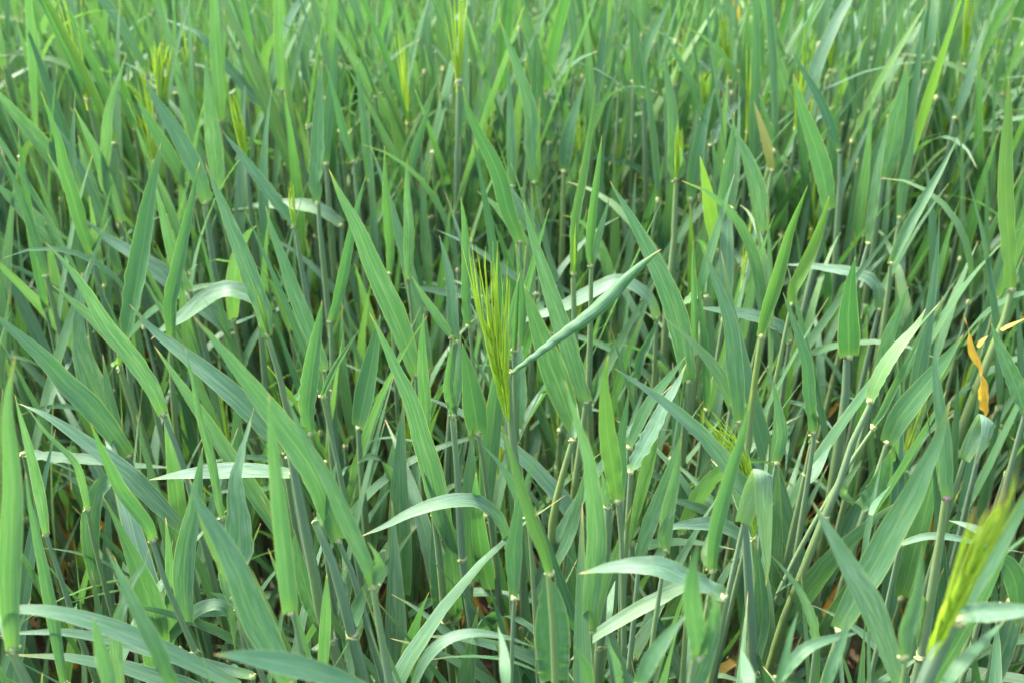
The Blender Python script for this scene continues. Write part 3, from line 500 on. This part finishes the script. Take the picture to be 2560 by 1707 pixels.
plant('green bearded ear leaning left behind a slanting leaf, lower right', 'I', [(50, '585,620 560,500 520,330', {'hue': .5, 'off': .01})], '590,640 600,800', 50, .47, ear={'crop': 'I', 'axis': '590,620 575,450 545,280 500,140', 'w': 84, 'n': 14, 'off': -.006, 'fan': '230,-210 250,-180 270,-130 300,-170 330,-190 360,-110 400,-90 440,-60 480,-30 540,10 560,70', 'awns': 26, 'r': .0006})
plant('leaf with bright yellow-green edge at its base above a pinkish collar, lower right', 'I', [(100, '312,825 330,620 390,360 450,150 510,-50 575,-336', {'hue': .38, 'wax': .2, 'chan': .6}), (60, '300,820 270,730 320,560 350,490', {'hue': .7, 'nocollar': 1})], '320,845 285,1050', 42, .55)
plant('near upright pointed leaf, slightly blurred, bottom right of centre', 'I', [(132, 't 220,660 190,850 182,1050 210,1250 225,1390', {'hue': .42, 'wax': .25, 'roll': 0, 'base': .8}), (60, '230,1380 300,1250 300,1120 260,960', {'hue': .5, 'nocollar': 1})], '195,1398 170,1580', 62, .58)
plant('wide dark leaf behind the near upright leaf, bottom right of centre', 'I', [(150, '180,1640 260,1400 320,1200 330,1050 290,960', {'hue': .3, 'roll': 0})], None, 46, .50)
plant('narrow green leaf lying to the right and curling, bottom right', 'I', [(82, '760,1540 850,1420 950,1330 1100,1275 1285,1232', {'hue': .35, 'roll': 0, 'up': .7})], None, 40, .54)
plant('blade tip slanting up right at the bottom right', 'I', [(80, 't 1215,1130 1170,1280 1100,1450 1050,1600', {'hue': .45})], None, 42, .565)
plant('short pointed blade at the bottom edge, right of centre', 'I', [(86, 't 505,1345 540,1480 565,1600', {'hue': .5})], None, 44, .57)
plant('slim blade slanting up right at the bottom, right of centre', 'I', [(52, 't 875,1100 830,1250 780,1450 730,1600', {'hue': .45})], None, 38, .555)
plant('large near ear, blurred and yellow with dark awn tips, at the bottom right corner', 'I', [(130, '1915,1140 2010,1110 2150,1105 2352,1092 2560,1080', {'hue': .2, 'wax': .5, 'ruf': .35, 'roll': 0, 'tw': 0, 'up': .2}), (110, '1960,1090 2060,900 2180,700 2300,480 2420,200', {'hue': .12, 'wax': .4, 'off': .012, 'nocollar': 1})], '1885,1165 1800,1320 1700,1570 1620,1800', 150, .60, hue=.1, extra=False, ear={'crop': 'I', 'axis': '1730,1400 1830,1190 1930,980 2020,800', 'w': 130, 'n': 15, 'off': -.006, 'fan': '2060,430 2090,420 2110,440 2130,400 2160,420 2200,360 2240,320 2270,260 2300,230 2330,190', 'awns': 34, 'vmin': .35, 'r': .0007, 'brown': 1.})
plant('upright leaf with curled base and white collar near the bottom right', 'I', [(102, 't 1690,660 1662,900 1622,1100 1575,1260 1570,1390', {'hue': .42, 'chan': .7, 'ruf': .15})], '1580,1405 1560,1580', 42, .575)
plant('dark green blade slanting up right in the bottom right corner', 'I', [(84, 't 2225,1158 2100,1280 1950,1430 1820,1600', {'hue': .38, 'wax': .05, 'roll': 0})], None, 44, .585)
plant('slender stem with pale collar and side leaf, lower right', 'I', [(70, '905,282 960,230 1020,130 1090,10', {'hue': .35}), (40, '962,-10 975,-120 990,-240', {'hue': .5})], '962,0 905,285 860,480 800,760', 42, .49, hue=.75)
plant('two very thin blades side by side, lower right', 'I', [(40, 't 1425,105 1372,350 1335,550 1290,810', {'hue': .4}), (36, 't 1485,268 1390,385 1350,470', {'hue': .4, 'nocollar': 1})], None, 34, .505)
plant('pale narrow leaf slanting down right, right of the hanging ribbon leaf', 'I', [(62, 't 700,730 800,850 880,970 960,1150 992,1310', {'hue': .5, 'wax': .7})], None, 38, .50)
plant('pale level leaf tucked behind the bearded ear, lower right', 'I', [(100, '540,640 420,560 300,530 100,540 -20,580', {'hue': .3, 'wax': .75, 'up': .8, 'roll': 0, 'tw': 0})], None, 42, .47)
plant('thin pale leaf lying level across the lower right', 'I', [(46, '1540,660 1700,612 1850,612 2000,640 2180,680 2352,715', {'hue': .3, 'wax': .9, 'up': .8, 'roll': 0, 'tw': 0})], None, 36, .505)
plant('pale leaf with orange tip pointing left near the right edge', 'I', [(64, 't 1860,505 1950,530 2100,590 2200,640', {'hue': .45, 'wax': .8, 'roll': 0})], None, 40, .51)
plant('wide dark drooping leaf at the right edge', 'I', [(140, '2180,760 2240,800 2290,900 2310,1050 2300,1200', {'hue': .3, 'wax': .2, 'roll': 0, 'up': .2})], None, 44, .48)
# ---- upper right
plant('long green blade with pointed tip, upper right of centre', 'C', [(122, 't 845,485 890,680 950,850 1005,1020 1050,1200 1075,1370', {'hue': .42, 'roll': 0})], None, 46, .50)
plant('broad pale blade with sharp tip, upper right', 'C', [(122, 't 1585,390 1560,600 1515,800 1480,1000 1430,1170', {'hue': .35, 'wax': .4})], None, 46, .495)
plant('bright narrow blade leaning right below the broad pale one, upper right', 'C', [(64, 't 1465,765 1430,950 1392,1150 1360,1400 1335,1590', {'hue': .55})], None, 40, .505)
plant('tall yellow-tipped leaf standing at the right edge', 'C', [(102, 't 2250,505 2250,700 2240,900 2232,1100 2232,1300 2245,1560 2265,1890', {'hue': .66, 'wax': .2, 'roll': 0, 'pow': 2})], '2270,1905 2230,2070 2200,2140', 60, .51, hue=.6)
plant('thin pale blade leaning right, upper right', 'C', [(64, 't 1645,785 1610,1000 1565,1200 1540,1420', {'hue': .4, 'wax': .4})], None, 40, .49)
plant('bright rolled blade leaning far right above a cream collar, upper right', 'C', [(74, 't 1910,920 1800,1130 1690,1320 1600,1480 1540,1600 1485,1720', {'hue': .58, 'chan': .7})], '1480,1730 1470,1850', 36, .505)
plant('bright yellow-green leaf leaning right, right of the middle', 'F', [(84, 't 1080,-157 1040,0 980,180 900,360 850,450 835,545', {'hue': .66, 'wax': .05, 'chan': .4})], '830,560 800,700', 36, .52)
plant('pale blue-green blade curving down from a fine tip, upper right of centre', 'C', [(104, 't 375,700 430,830 500,950 560,1100 610,1300 640,1520', {'hue': .2, 'wax': .5})], None, 44, .49)
plant('upright pale blade crossing the blue-green curve, upper right of centre', 'C', [(94, 't 460,735 440,950 412,1150 385,1350 330,1590', {'hue': .4, 'wax': .4})], None, 42, .50)
plant('yellowing blade with orange tip, upper right of centre', 'C', [(92, 't 235,1020 270,1200 300,1400 335,1600', {'hue': .82, 'wax': .1})], None, 40, .50)
plant('yellow fading leaf with pale tip, upper right of centre', 'C', [(62, 't 585,660 630,800 670,940 705,1110', {'hue': .9, 'wax': .4, 'dead': .25})], None, 36, .505)
plant('wide bright upright leaf in the blurred upper right', 'C', [(112, 't 630,-100 655,0 700,200 735,400 765,620', {'hue': .5})], None, 44, .49)
plant('dark leaf slanting down right to a cream collar, upper right', 'C', [(64, 't 830,320 900,450 1000,620 1080,800 1140,985', {'hue': .38, 'wax': .05})], '1150,1005 1150,1150', 40, .525)
plant('pale leaf lying level then dipping right with a dry tip, upper right', 'C', [(66, '780,825 950,850 1080,905 1200,1000 1350,1120 1475,1210', {'hue': .35, 'wax': .9, 'up': .9})], None, 38, .46)
plant('orange dead leaf tip hanging at the top edge, right of centre', 'C', [(56, '455,-120 460,-40 475,40 490,140', {'dead': 1., 'hue': .9, 'wax': 0, 'up': .2})], None, 34, .57, extra=False)
plant('yellow bearded ear on a pale stem, blurred, top right of centre', 'C', [(50, '430,535 450,400 470,250', {'hue': .4})], '430,540 435,700', 44, .52, ear={'crop': 'C', 'axis': '428,530 418,430 408,340', 'w': 44, 'n': 7, 'fan': '370,90 380,80 390,100', 'awns': 12, 'r': .0011})
plant('yellow awns standing over a pale knot in the upper right', 'C', [(50, '1088,460 1060,420 1030,350 980,240', {'hue': .3})], '1088,468 1085,650', 40, .52, ear={'crop': 'C', 'axis': '1088,455 1090,380 1092,330', 'w': 36, 'n': 6, 'fan': '1085,130 1095,120 1105,140', 'awns': 10, 'r': .0010})
plant('tall yellow ear tip against the top edge at right', 'C', [(50, '1960,420 1990,250 2030,60', {'hue': .45})], '1955,430 1960,600', 40, .53, ear={'crop': 'C', 'axis': '1958,400 1970,300 1978,200', 'w': 40, 'n': 7, 'fan': '1990,-60 2000,-80 2015,-40', 'awns': 10, 'r': .0011})
plant('forked yellow-green ear tip above a pale knot, upper right of centre', 'C', [(54, '262,755 240,600 245,400', {'hue': .55}), (40, '268,750 285,620 310,480', {'hue': .8, 'nocollar': 1})], '265,768 262,1000', 42, .515, ear={'crop': 'C', 'axis': '266,740 262,660 258,600', 'w': 40, 'n': 5, 'fan': '235,480 260,460 300,450', 'awns': 9, 'r': .0009})
plant('narrow blade leaning right in the blurred upper right', 'C', [(62, 't 2105,125 2040,350 1985,550 1900,770', {'hue': .5})], None, 42, .505)
plant('blue-green blade slanting down right to the forked ear, upper right of centre', 'C', [(54, 't -20,170 100,400 180,560 250,770', {'hue': .15})], None, 40, .51)
plant('pale leaf leaning right with sharp tip, upper right of centre', 'C', [(72, 't 560,560 470,690 380,800 300,950', {'hue': .2, 'wax': .8})], None, 38, .475)

def blade(px, wpx, Y0, o, rnd):
    n = o.get('n', 24)
    dy = o.get('dy', rnd.uniform(-.03, .03))
    if 'ys' in o:
        q3 = catmull(np.column_stack([px, np.array(o['ys'])*8e3]), n); P = on_y(q3[:, :2], Y0+q3[:, 2]/8e3)
    else:
        q = catmull(px, n); P = on_y(q, Y0+dy*np.linspace(0, 1, n)**1.3)
    if wpx <= 0: wpx = 40
    T = tangents(P); Vw = nrm(CAMP-P)
    N = nrm(Vw*.75+UP*o.get('up', .6)); N = nrm(N-T*np.sum(N*T, 1, keepdims=True))
    k = np.ones(5)/5
    N = nrm(np.stack([np.convolve(np.pad(N[:, i], 2, 'edge'), k, 'valid') for i in range(3)], 1))
    N = nrm(N-T*np.sum(N*T, 1, keepdims=True))
    if 'ys' in o:
        for i in range(1, n):
            a = N[i-1]-T[i]*np.dot(N[i-1], T[i]); N[i] = a/np.linalg.norm(a)
    roll = o.get('roll', rnd.uniform(-30, 30)); tw = o.get('tw', rnd.uniform(-35, 35))
    ang = np.radians(roll+tw*(np.linspace(0, 1, n)-.3))
    S = np.cross(T, N); N2 = N*np.cos(ang)[:, None]+S*np.sin(ang)[:, None]
    Vp = nrm(Vw-T*np.sum(Vw*T, 1, keepdims=True)); i = n//3
    c = 1. if o.get('tube', 0) > .5 else max(.5, abs(float(np.dot(N2[i], Vp[i]))))
    half = .5*wpx*ZK*float(np.mean(depth(P)))/FPX/c
    hue = o.get('hue', rnd.uniform(.18, .52)); hue = hue*.88 if hue < .6 else hue; wax = o.get('wax', rnd.uniform(.05, .55)); wax = wax if wax < .65 else .65+(wax-.65)*.9; dead = o.get('dead', 0.)
    r = leaf_raw(P, N2, half, (hue, wax, dead, rnd.random()), cols=o.get('cols', 7), chan=o.get('chan', rnd.uniform(.12, .38)), ruf=o.get('ruf', rnd.choice([0, 0, .12, .3])),
                 base=o.get('base', .6), peak=o.get('peak', .28), power=o.get('pow', 1.5), tube=o.get('tube', 0.), rs=o.get('rs', 0.))
    return r, P, N2

def build_specs():
    for si, sp in enumerate(SPECS):
        rnd = random.Random(1000+si*7)
        first = sp['leaves'][0] if sp['leaves'] else None
        if sp['stem']: top = pix(sp['crop'], sp['stem'])
        else:
            lp = pix(sp['crop'], first[1]); top = lp[:1]
        Y0 = y_at_height(top[0], sp['H'])
        S = on_y(top, Y0)
        # carry the culm down to the soil, easing to the vertical
        p = S[-1]; d = (S[-1]-S[-2]) if len(S) > 1 else np.array([rnd.uniform(-.1, .1), 0, -1.])
        d = d/np.linalg.norm(d); d[2] = min(d[2], -.55)
        ext = [p]; steps = max(3, int(p[2]/.07))
        for i in range(steps):
            d = nrm(d*.7+np.array([0, rnd.uniform(0, .06), -1])*.3); ext.append(ext[-1]+d*((p[2]/steps)/-d[2]))
        pts = np.vstack([S, np.array(ext[1:])]); pts[-1, 2] = -.004
        C = catmull(pts, 22)[::-1]                       # root -> top
        base = np.array([C[0, 0], C[0, 1], 0.])
        root = plant_root(sp['label'], base)
        rad = .5*sp['sw']*ZK*float(depth(S[0]))/FPX
        hue = sp['hue'] if sp['hue'] is not None else rnd.uniform(.15, .55)
        R = rad*np.interp(np.linspace(0, 1, 22), [0, .5, .85, 1], [.85, 1.05, 1.0, .62])
        hv = np.zeros((22, 4), np.float32); hv[:, 0] = np.clip(hue+.28*np.sin(np.linspace(0, 9, 22)+rnd.random()*6), 0, 1); hv[:, 3] = rnd.random()
        part('stem', tube_raw(C, R, 10, hv, K_STEM), root, base)
        seen = []
        for li, lf in enumerate(sp['leaves']):
            o = lf[3] if len(lf) > 3 and isinstance(lf[3], dict) else (lf[2] if len(lf) > 2 and isinstance(lf[2], dict) else {})
            crop = lf[2] if len(lf) > 2 and isinstance(lf[2], str) else sp['crop']
            px = pix(crop, lf[1])
            yb = Y0+o.get('off', 0.)
            r, P, N2 = blade(px, lf[0], yb, o, rnd)
            part('leaf', r, root, base)
            d2 = np.linalg.norm(C-P[0], axis=1); j = int(np.argmin(d2))
            if not o.get('nocollar') and d2[j] < .03 and all(abs(j-q) > 1 for q in seen):
                seen.append(j)
                t = C[min(j+1, 21)]-C[max(j-1, 0)]
                q = C[j] if j < 21 else P[0]
                part('collar', collar_raw(q, t, N2[0], max(R[j]*.98, .0015), rnd.random(), o.get('purple', 0.)), root, base)
        if sp['extra']:
            for fr in ([.42, .62] if rnd.random() < .6 else [.5]):
                j = int(fr*21); a = rnd.uniform(0, 6.28)
                r = arc_leaf(C[j], a, rnd.uniform(10, 30), rnd.uniform(50, 120), rnd.uniform(.12, .2), rnd.uniform(.004, .006), rnd, 14, 5, tint=(rnd.uniform(.1, .45), rnd.uniform(.1, .5), 0, rnd.random()))
                part('leaf', r, root, base)
                part('collar', collar_raw(C[j], C[j+1]-C[j-1], np.array([math.cos(a), math.sin(a), 0]), rad, rnd.random()), root, base)
        if sp['ear']: hero_ear(root, base, sp, Y0, rnd)

def arc_leaf(p, az, a0, a1, L, half, rnd, n=12, cols=5, tint=(.3, .3, 0, 0), ruf=0., tw=None, bend=1.6):
    t = np.linspace(0, 1, n); ang = np.radians(a0+(a1-a0)*t**bend)
    d = np.array([math.cos(az), math.sin(az), 0])
    st = np.sin(ang)[:, None]*d+np.cos(ang)[:, None]*UP
    P = p+np.vstack([np.zeros(3), np.cumsum(st[:-1], 0)])*(L/(n-1))
    sway = rnd.uniform(-.12, .12)*L; P = P+np.array([-d[1], d[0], 0])*(sway*t*t)[:, None]
    N = -np.cos(ang)[:, None]*d+np.sin(ang)[:, None]*UP
    T = tangents(P); S = np.cross(T, N)
    w = math.radians(tw if tw is not None else rnd.uniform(-70, 70))*t
    N = N*np.cos(w)[:, None]+S*np.sin(w)[:, None]
    return leaf_raw(P, N, half, tint, cols=cols, chan=rnd.uniform(.15, .4), ruf=ruf)

def hero_ear(root, base, sp, Y0, rnd):
    e = sp['ear']; ax = pix(e['crop'], e['axis']); off = e.get('off', -.004)
    P = on_y(catmull(ax, 8), Y0+off)
    half = .5*e['w']*ZK*float(np.mean(depth(P)))/FPX
    raw, tips = ear_raw(P, half, rnd.random(), e.get('n', 13))
    eo = part('ear', raw, root, base)
    fan = on_y(pix(e['crop'], e['fan']), Y0+off+e.get('dy', 0.))
    tips = [t for t in tips if t[2] > e.get('vmin', .0)]; rnd.shuffle(tips)
    fs = sorted(range(len(fan)), key=lambda i: fan[i, 0])
    m = min(len(tips), e.get('awns', 26)); tips = sorted(tips[:m], key=lambda t: t[0][0]+t[2]*.004)
    for i, (a, d, v) in enumerate(tips):
        g = fan[min(len(fan)-1, int(i/m*len(fan)))].copy()
        L = np.linalg.norm(g-a)
        g = g+np.array([rnd.gauss(0, .035), rnd.gauss(0, .05), rnd.gauss(0, .06)])*L+(g-a)*rnd.uniform(-.12, .08)
        L = np.linalg.norm(g-a); bow = (nrm(d)*L*.5-(g-a)*.5)*.22
        part('awn', awn_raw(a, g, e.get('r', .00055), bow, rnd.random(), 9, e.get('brown', 0.)), eo, base)

# ------------------------------------------------------------------ setting
def build_ground():
    xs = np.unique(np.concatenate([np.linspace(-150, -4, 12), np.linspace(-4, 4, 161), np.linspace(4, 150, 12)]))
    ys = np.unique(np.concatenate([np.linspace(-150, -2, 12), np.linspace(-2, 6, 161), np.linspace(6, 150, 12)]))
    X, Y = np.meshgrid(xs, ys)
    Z = -.012+.010*np.sin(X*23+np.sin(Y*17)*2)*np.sin(Y*19+np.sin(X*13)*2)*np.exp(-((np.maximum(np.abs(X), np.abs(Y-2))/5)**8))
    Z += rng.normal(0, .003, Z.shape)*(np.abs(X) < 4)
    V = np.stack([X, Y, Z], -1).reshape(-1, 3)
    raw = [V, grid_faces(len(ys), len(xs)), V[:, :2].copy(), np.zeros((len(V), 4)), 0]
    me = mesh_of('ground', raw); me.materials.clear(); me.materials.append(M_SOIL)
    o = bpy.data.objects.new('ground', me); COL.objects.link(o); o['kind'] = 'structure'; o['label'] = 'dark brown soil under the barley'
    rs = []
    for i in range(3400):
        y = random.uniform(-.1, 3.0); x = random.uniform(-1, 1)*(1.0+.6*y)
        L = random.uniform(.03, .13); a = random.uniform(0, 6.28); w = random.choice([.0012, .0018, .003, .005])
        n = 5; t = np.linspace(-.5, .5, n)
        c = random.uniform(-.5, .5)
        P = np.stack([x+L*t*math.cos(a)-c*L*t*t*math.sin(a), y+L*t*math.sin(a)+c*L*t*t*math.cos(a), np.full(n, random.uniform(.002, .035))+t*random.uniform(-.03, .03)], 1)
        P[:, 2] = np.maximum(P[:, 2], .001)
        rs.append(leaf_raw(P, np.tile([random.uniform(-.5, .5), random.uniform(-.5, .5), 1.], (n, 1)), w, (random.random()**2, 0, 0, random.random()), cols=3, chan=.5, base=.8))
    me = mesh_of('straw_litter', join_raw(rs)); me.materials.clear(); me.materials.append(M_LITTER)
    o = bpy.data.objects.new('straw_litter', me); COL.objects.link(o); o['kind'] = 'stuff'; o['category'] = 'straw'
    o['label'] = 'orange brown dry straw lying on the soil between the stems'

# ------------------------------------------------------------------ field plants that were not traced
def make_variant(seed, lod, tall):
    """returns list of (name, raw) with the culm foot at the origin"""
    rnd = random.Random(seed)
    n, cols, sides, cs = ((15, 5, 8, 8), (9, 3, 4, 4))[lod]
    hs = rnd.uniform(.40, .55) if tall else rnd.uniform(.24, .40)
    lean = rnd.uniform(0, .12); la = rnd.uniform(0, 6.28); t = np.linspace(0, 1, 10)
    C = np.stack([lean*hs*t**1.6*math.cos(la), lean*hs*t**1.6*math.sin(la), hs*t-.004], 1)
    rad = rnd.uniform(.0017, .0025); hue = rnd.uniform(.1, .6)
    hv = np.zeros((10, 4), np.float32); hv[:, 0] = np.clip(hue+.3*np.sin(t*9+rnd.random()*6), 0, 1); hv[:, 3] = rnd.random()
    ss = slice(None) if lod == 0 else [0, 2, 4, 6, 8, 9]
    parts = [('stem', tube_raw(C[ss], (rad*np.interp(t, [0, .6, 1], [.8, 1.1, .8]))[ss], sides, hv[ss], K_STEM))]
    az = rnd.uniform(0, 6.28)
    fr = [.34, .56, .80, 1.0] if tall else [.45, .75, 1.0]
    for i, f in enumerate(fr):
        j = min(9, int(round(f*9))); az += math.pi+rnd.uniform(-.5, .5); top = f == 1.0
        if top:
            kind = rnd.random()
            a0 = rnd.uniform(4, 20); a1 = a0+rnd.uniform(-5, 14) if kind < .93 else rnd.uniform(60, 125)
            L = rnd.uniform(.12, .23); half = rnd.uniform(.0038, .0072) if tall else rnd.uniform(.0056, .0086)
        else:
            a0 = rnd.uniform(8, 28); a1 = a0+rnd.uniform(-8, 22) if rnd.random() < .72 else rnd.uniform(70, 140)
            L = rnd.uniform(.16, .25)*(1.08 if i else .8); half = rnd.uniform(.0040, .0070) if tall else rnd.uniform(.0056, .0084)
        dead = 0.
        if i == 0 and rnd.random() < .5: dead = rnd.uniform(.5, 1)
        hu = rnd.uniform(.16, .60); wx = rnd.uniform(.0, .55)
        if tall and rnd.random() < .07: hu = rnd.uniform(.62, .88)
        if not tall: hu *= .8
        parts.append(('leaf', arc_leaf(C[j], az, a0, a1, L, half, rnd, n, cols, (hu, wx, dead, rnd.random()), rnd.choice([0, 0, .2]) if lod == 0 else 0.)))
        parts.append(('collar', collar_raw(C[j], C[j]-C[j-1], np.array([math.cos(az), math.sin(az), 0]), rad*1.02, rnd.random(), 0., cs)))
    if tall and rnd.random() < .11:
        aw = []; top = C[-1]; dr = nrm(C[-1]-C[-2])
        for q in range(9 if lod == 0 else 6):
            e = top+dr*rnd.uniform(.05, .10)+np.array([rnd.gauss(0, .006), rnd.gauss(0, .006), 0])
            aw.append(awn_raw(top-dr*.01+np.array([rnd.gauss(0, .001), rnd.gauss(0, .001), 0]), e, .0013, (0, 0, 0), rnd.random(), 4))
        parts.append(('ear', join_raw(aw)))
    return parts

def in_view(x, y, z, m=0.):
    u, v = project(np.array([x, y, z]))[0]
    return -m < u < 2560+m and -m < v < 1707+m

def where_words(u, v):
    h = ['far left', 'left', 'middle', 'right', 'far right'][min(4, max(0, int(u/512)))]
    d = 'in back rows' if v < 330 else 'behind the middle' if v < 760 else 'among nearer stems' if v < 1200 else 'low in foreground'
    return h, d

def build_field():
    NV = 26
    hi = {True: [make_variant(100+i, 0, True) for i in range(NV)], False: [make_variant(300+i, 0, False) for i in range(14)]}
    lo = {}
    for tall in (True, False):
        lo[tall] = []
        for i in range(NV if tall else 14):
            rs = make_variant((100 if tall else 300)+i, 1, tall)
            V, F, U, T, K = [], [], [], [], []; o = 0
            for _, r in rs:
                V.append(r[0]); F.append(r[1]+o); U.append(r[2]); T.append(r[3]); K.append(np.full(len(r[1]), r[4])); o += len(r[0])
            lo[tall].append((np.vstack(V), np.vstack(F), np.vstack(U), np.vstack(T), np.concatenate(K)))
    spots = []
    r = random.Random(5)
    cell = .0265
    for iy in range(int(-.5/cell), int(4.3/cell)):
        for ix in range(int(-3/cell), int(3/cell)):
            x = (ix+r.random())*cell; y = (iy+r.random())*cell
            vis = abs(x) < .30+.60*max(y, 0) and -.05 < y < 3.0
            if not vis and (r.random() > .09 or abs(x) > 1.0+.7*max(y, 0)+.4): continue
            if x*x+y*y < .10**2: continue
            near = NEAR_EDGE+r.uniform(-.08, .10)
            tall = y > near or y < .05 or abs(x) > .39*y+.30
            if not tall and r.random() < (.50 if y > .6 else .51): continue
            if y > 2.3 and r.random() < .5: continue
            spots.append((x, y, tall, vis))
    # the ones that show largest become individuals
    cand = [s for s in spots if in_view(s[0], s[1], .42 if s[2] else .25)]
    cand.sort(key=lambda s: s[0]**2+s[1]**2+(CZ-(.45 if s[2] else .15))**2*1.0+(0 if s[2] else .25))
    n_ind = max(0, 300-len(SPECS)); ind = set(cand[:n_ind])
    cache = {}; named = []
    V, F, U, T, K = [], [], [], [], []; o = 0
    for k, s in enumerate(spots):
        x, y, tall, vis = s
        rr = random.Random(9000+k); rz = rr.uniform(0, 6.283); sc = rr.uniform(.84, 1.10)
        sc *= 1-.24*min(1., max(0., (y-.95)/.6))
        if not tall and y > .60:              # half-grown shoots fill in below the nearer crowns
            tall = True; sc = rr.uniform(.70, .88)
        pool = hi[tall]; vi = rr.randrange(len(pool))
        if s in ind:
            u, v = project(np.array([x, y, (.5 if tall else .3)*sc]))[0]
            h, d = where_words(u, v)
            has_ear = any(p[0] == 'ear' for p in pool[vi])
            fl = [p for p in pool[vi] if p[0] == 'leaf'][-1][1]
            tipv = fl[0][-1]-fl[0][0]; wx = tipv[0]*math.cos(rz)-tipv[1]*math.sin(rz)
            pose = 'nodding left' if wx < -.05 else 'nodding right' if wx > .05 else 'upright'
            if fl[0][-1][2] < fl[0][0][2]+.05: pose = pose.replace('nodding', 'arching').replace('upright', 'arching over')
            look = 'awned' if has_ear else ('tall' if tall and sc > .82 else 'short')
            hue = fl[3][0][0]; colr = 'yellow-green' if hue > .6 else 'mid-green' if hue > .38 else 'blue-green'
            root = plant_root(f'{look} {colr} barley shoot {pose}, {d} {h}', (x, y, 0)); named.append((root, u))
            root.rotation_euler = (0, 0, rz); root.scale = (sc, sc, sc)
            for pi, (nm, raw) in enumerate(pool[vi]):
                key = (tall, vi, pi)
                if key not in cache: cache[key] = mesh_of(nm, raw)
                ob = bpy.data.objects.new(nm, cache[key]); COL.objects.link(ob); ob.parent = root
        else:
            v0, f0, u0, t0, k0 = lo[tall][vi]
            c, sn = math.cos(rz)*sc, math.sin(rz)*sc
            w = np.stack([v0[:, 0]*c-v0[:, 1]*sn+x, v0[:, 0]*sn+v0[:, 1]*c+y, v0[:, 2]*sc], 1)
            t = t0.copy(); t[:, 3] = (t[:, 3]+rr.random()) % 1; t[:, 0] = np.clip(t[:, 0]+rr.uniform(-.1, .1), 0, 1)
            V.append(w); F.append(f0+o); U.append(u0); T.append(t); K.append(k0); o += len(w)
    raw = [np.vstack(V), np.vstack(F), np.vstack(U), np.vstack(T), np.concatenate(K)]
    ob = bpy.data.objects.new('barley_crop', mesh_of('barley_crop', raw)); COL.objects.link(ob)
    ob['kind'] = 'stuff'; ob['category'] = 'barley crop'
    ob['label'] = 'dense mass of green barley filling the field behind and between the nearer plants'
    by = {}
    for ro, u in named: by.setdefault(ro['label'], []).append((u, ro))
    NTH = ['leftmost', 'second from left', 'third from left', 'fourth from left', 'fifth from left', 'sixth from left', 'seventh from left', 'eighth from left', 'ninth from left', 'tenth from left', 'eleventh from left', 'twelfth from left']+[str(q)+'th from left' for q in range(13, 60)]
    for lb, L in by.items():
        if len(L) > 1:
            for q, (u, ro) in enumerate(sorted(L, key=lambda a: a[0])): ro['label'] = lb+', '+(NTH[q] if q < len(L)-1 else 'rightmost')
    print('spots', len(spots), 'individual', len(ind), 'traced', len(SPECS), 'quads', len(raw[1]))

NEAR_EDGE = .95
build_ground()
build_specs()
build_field()
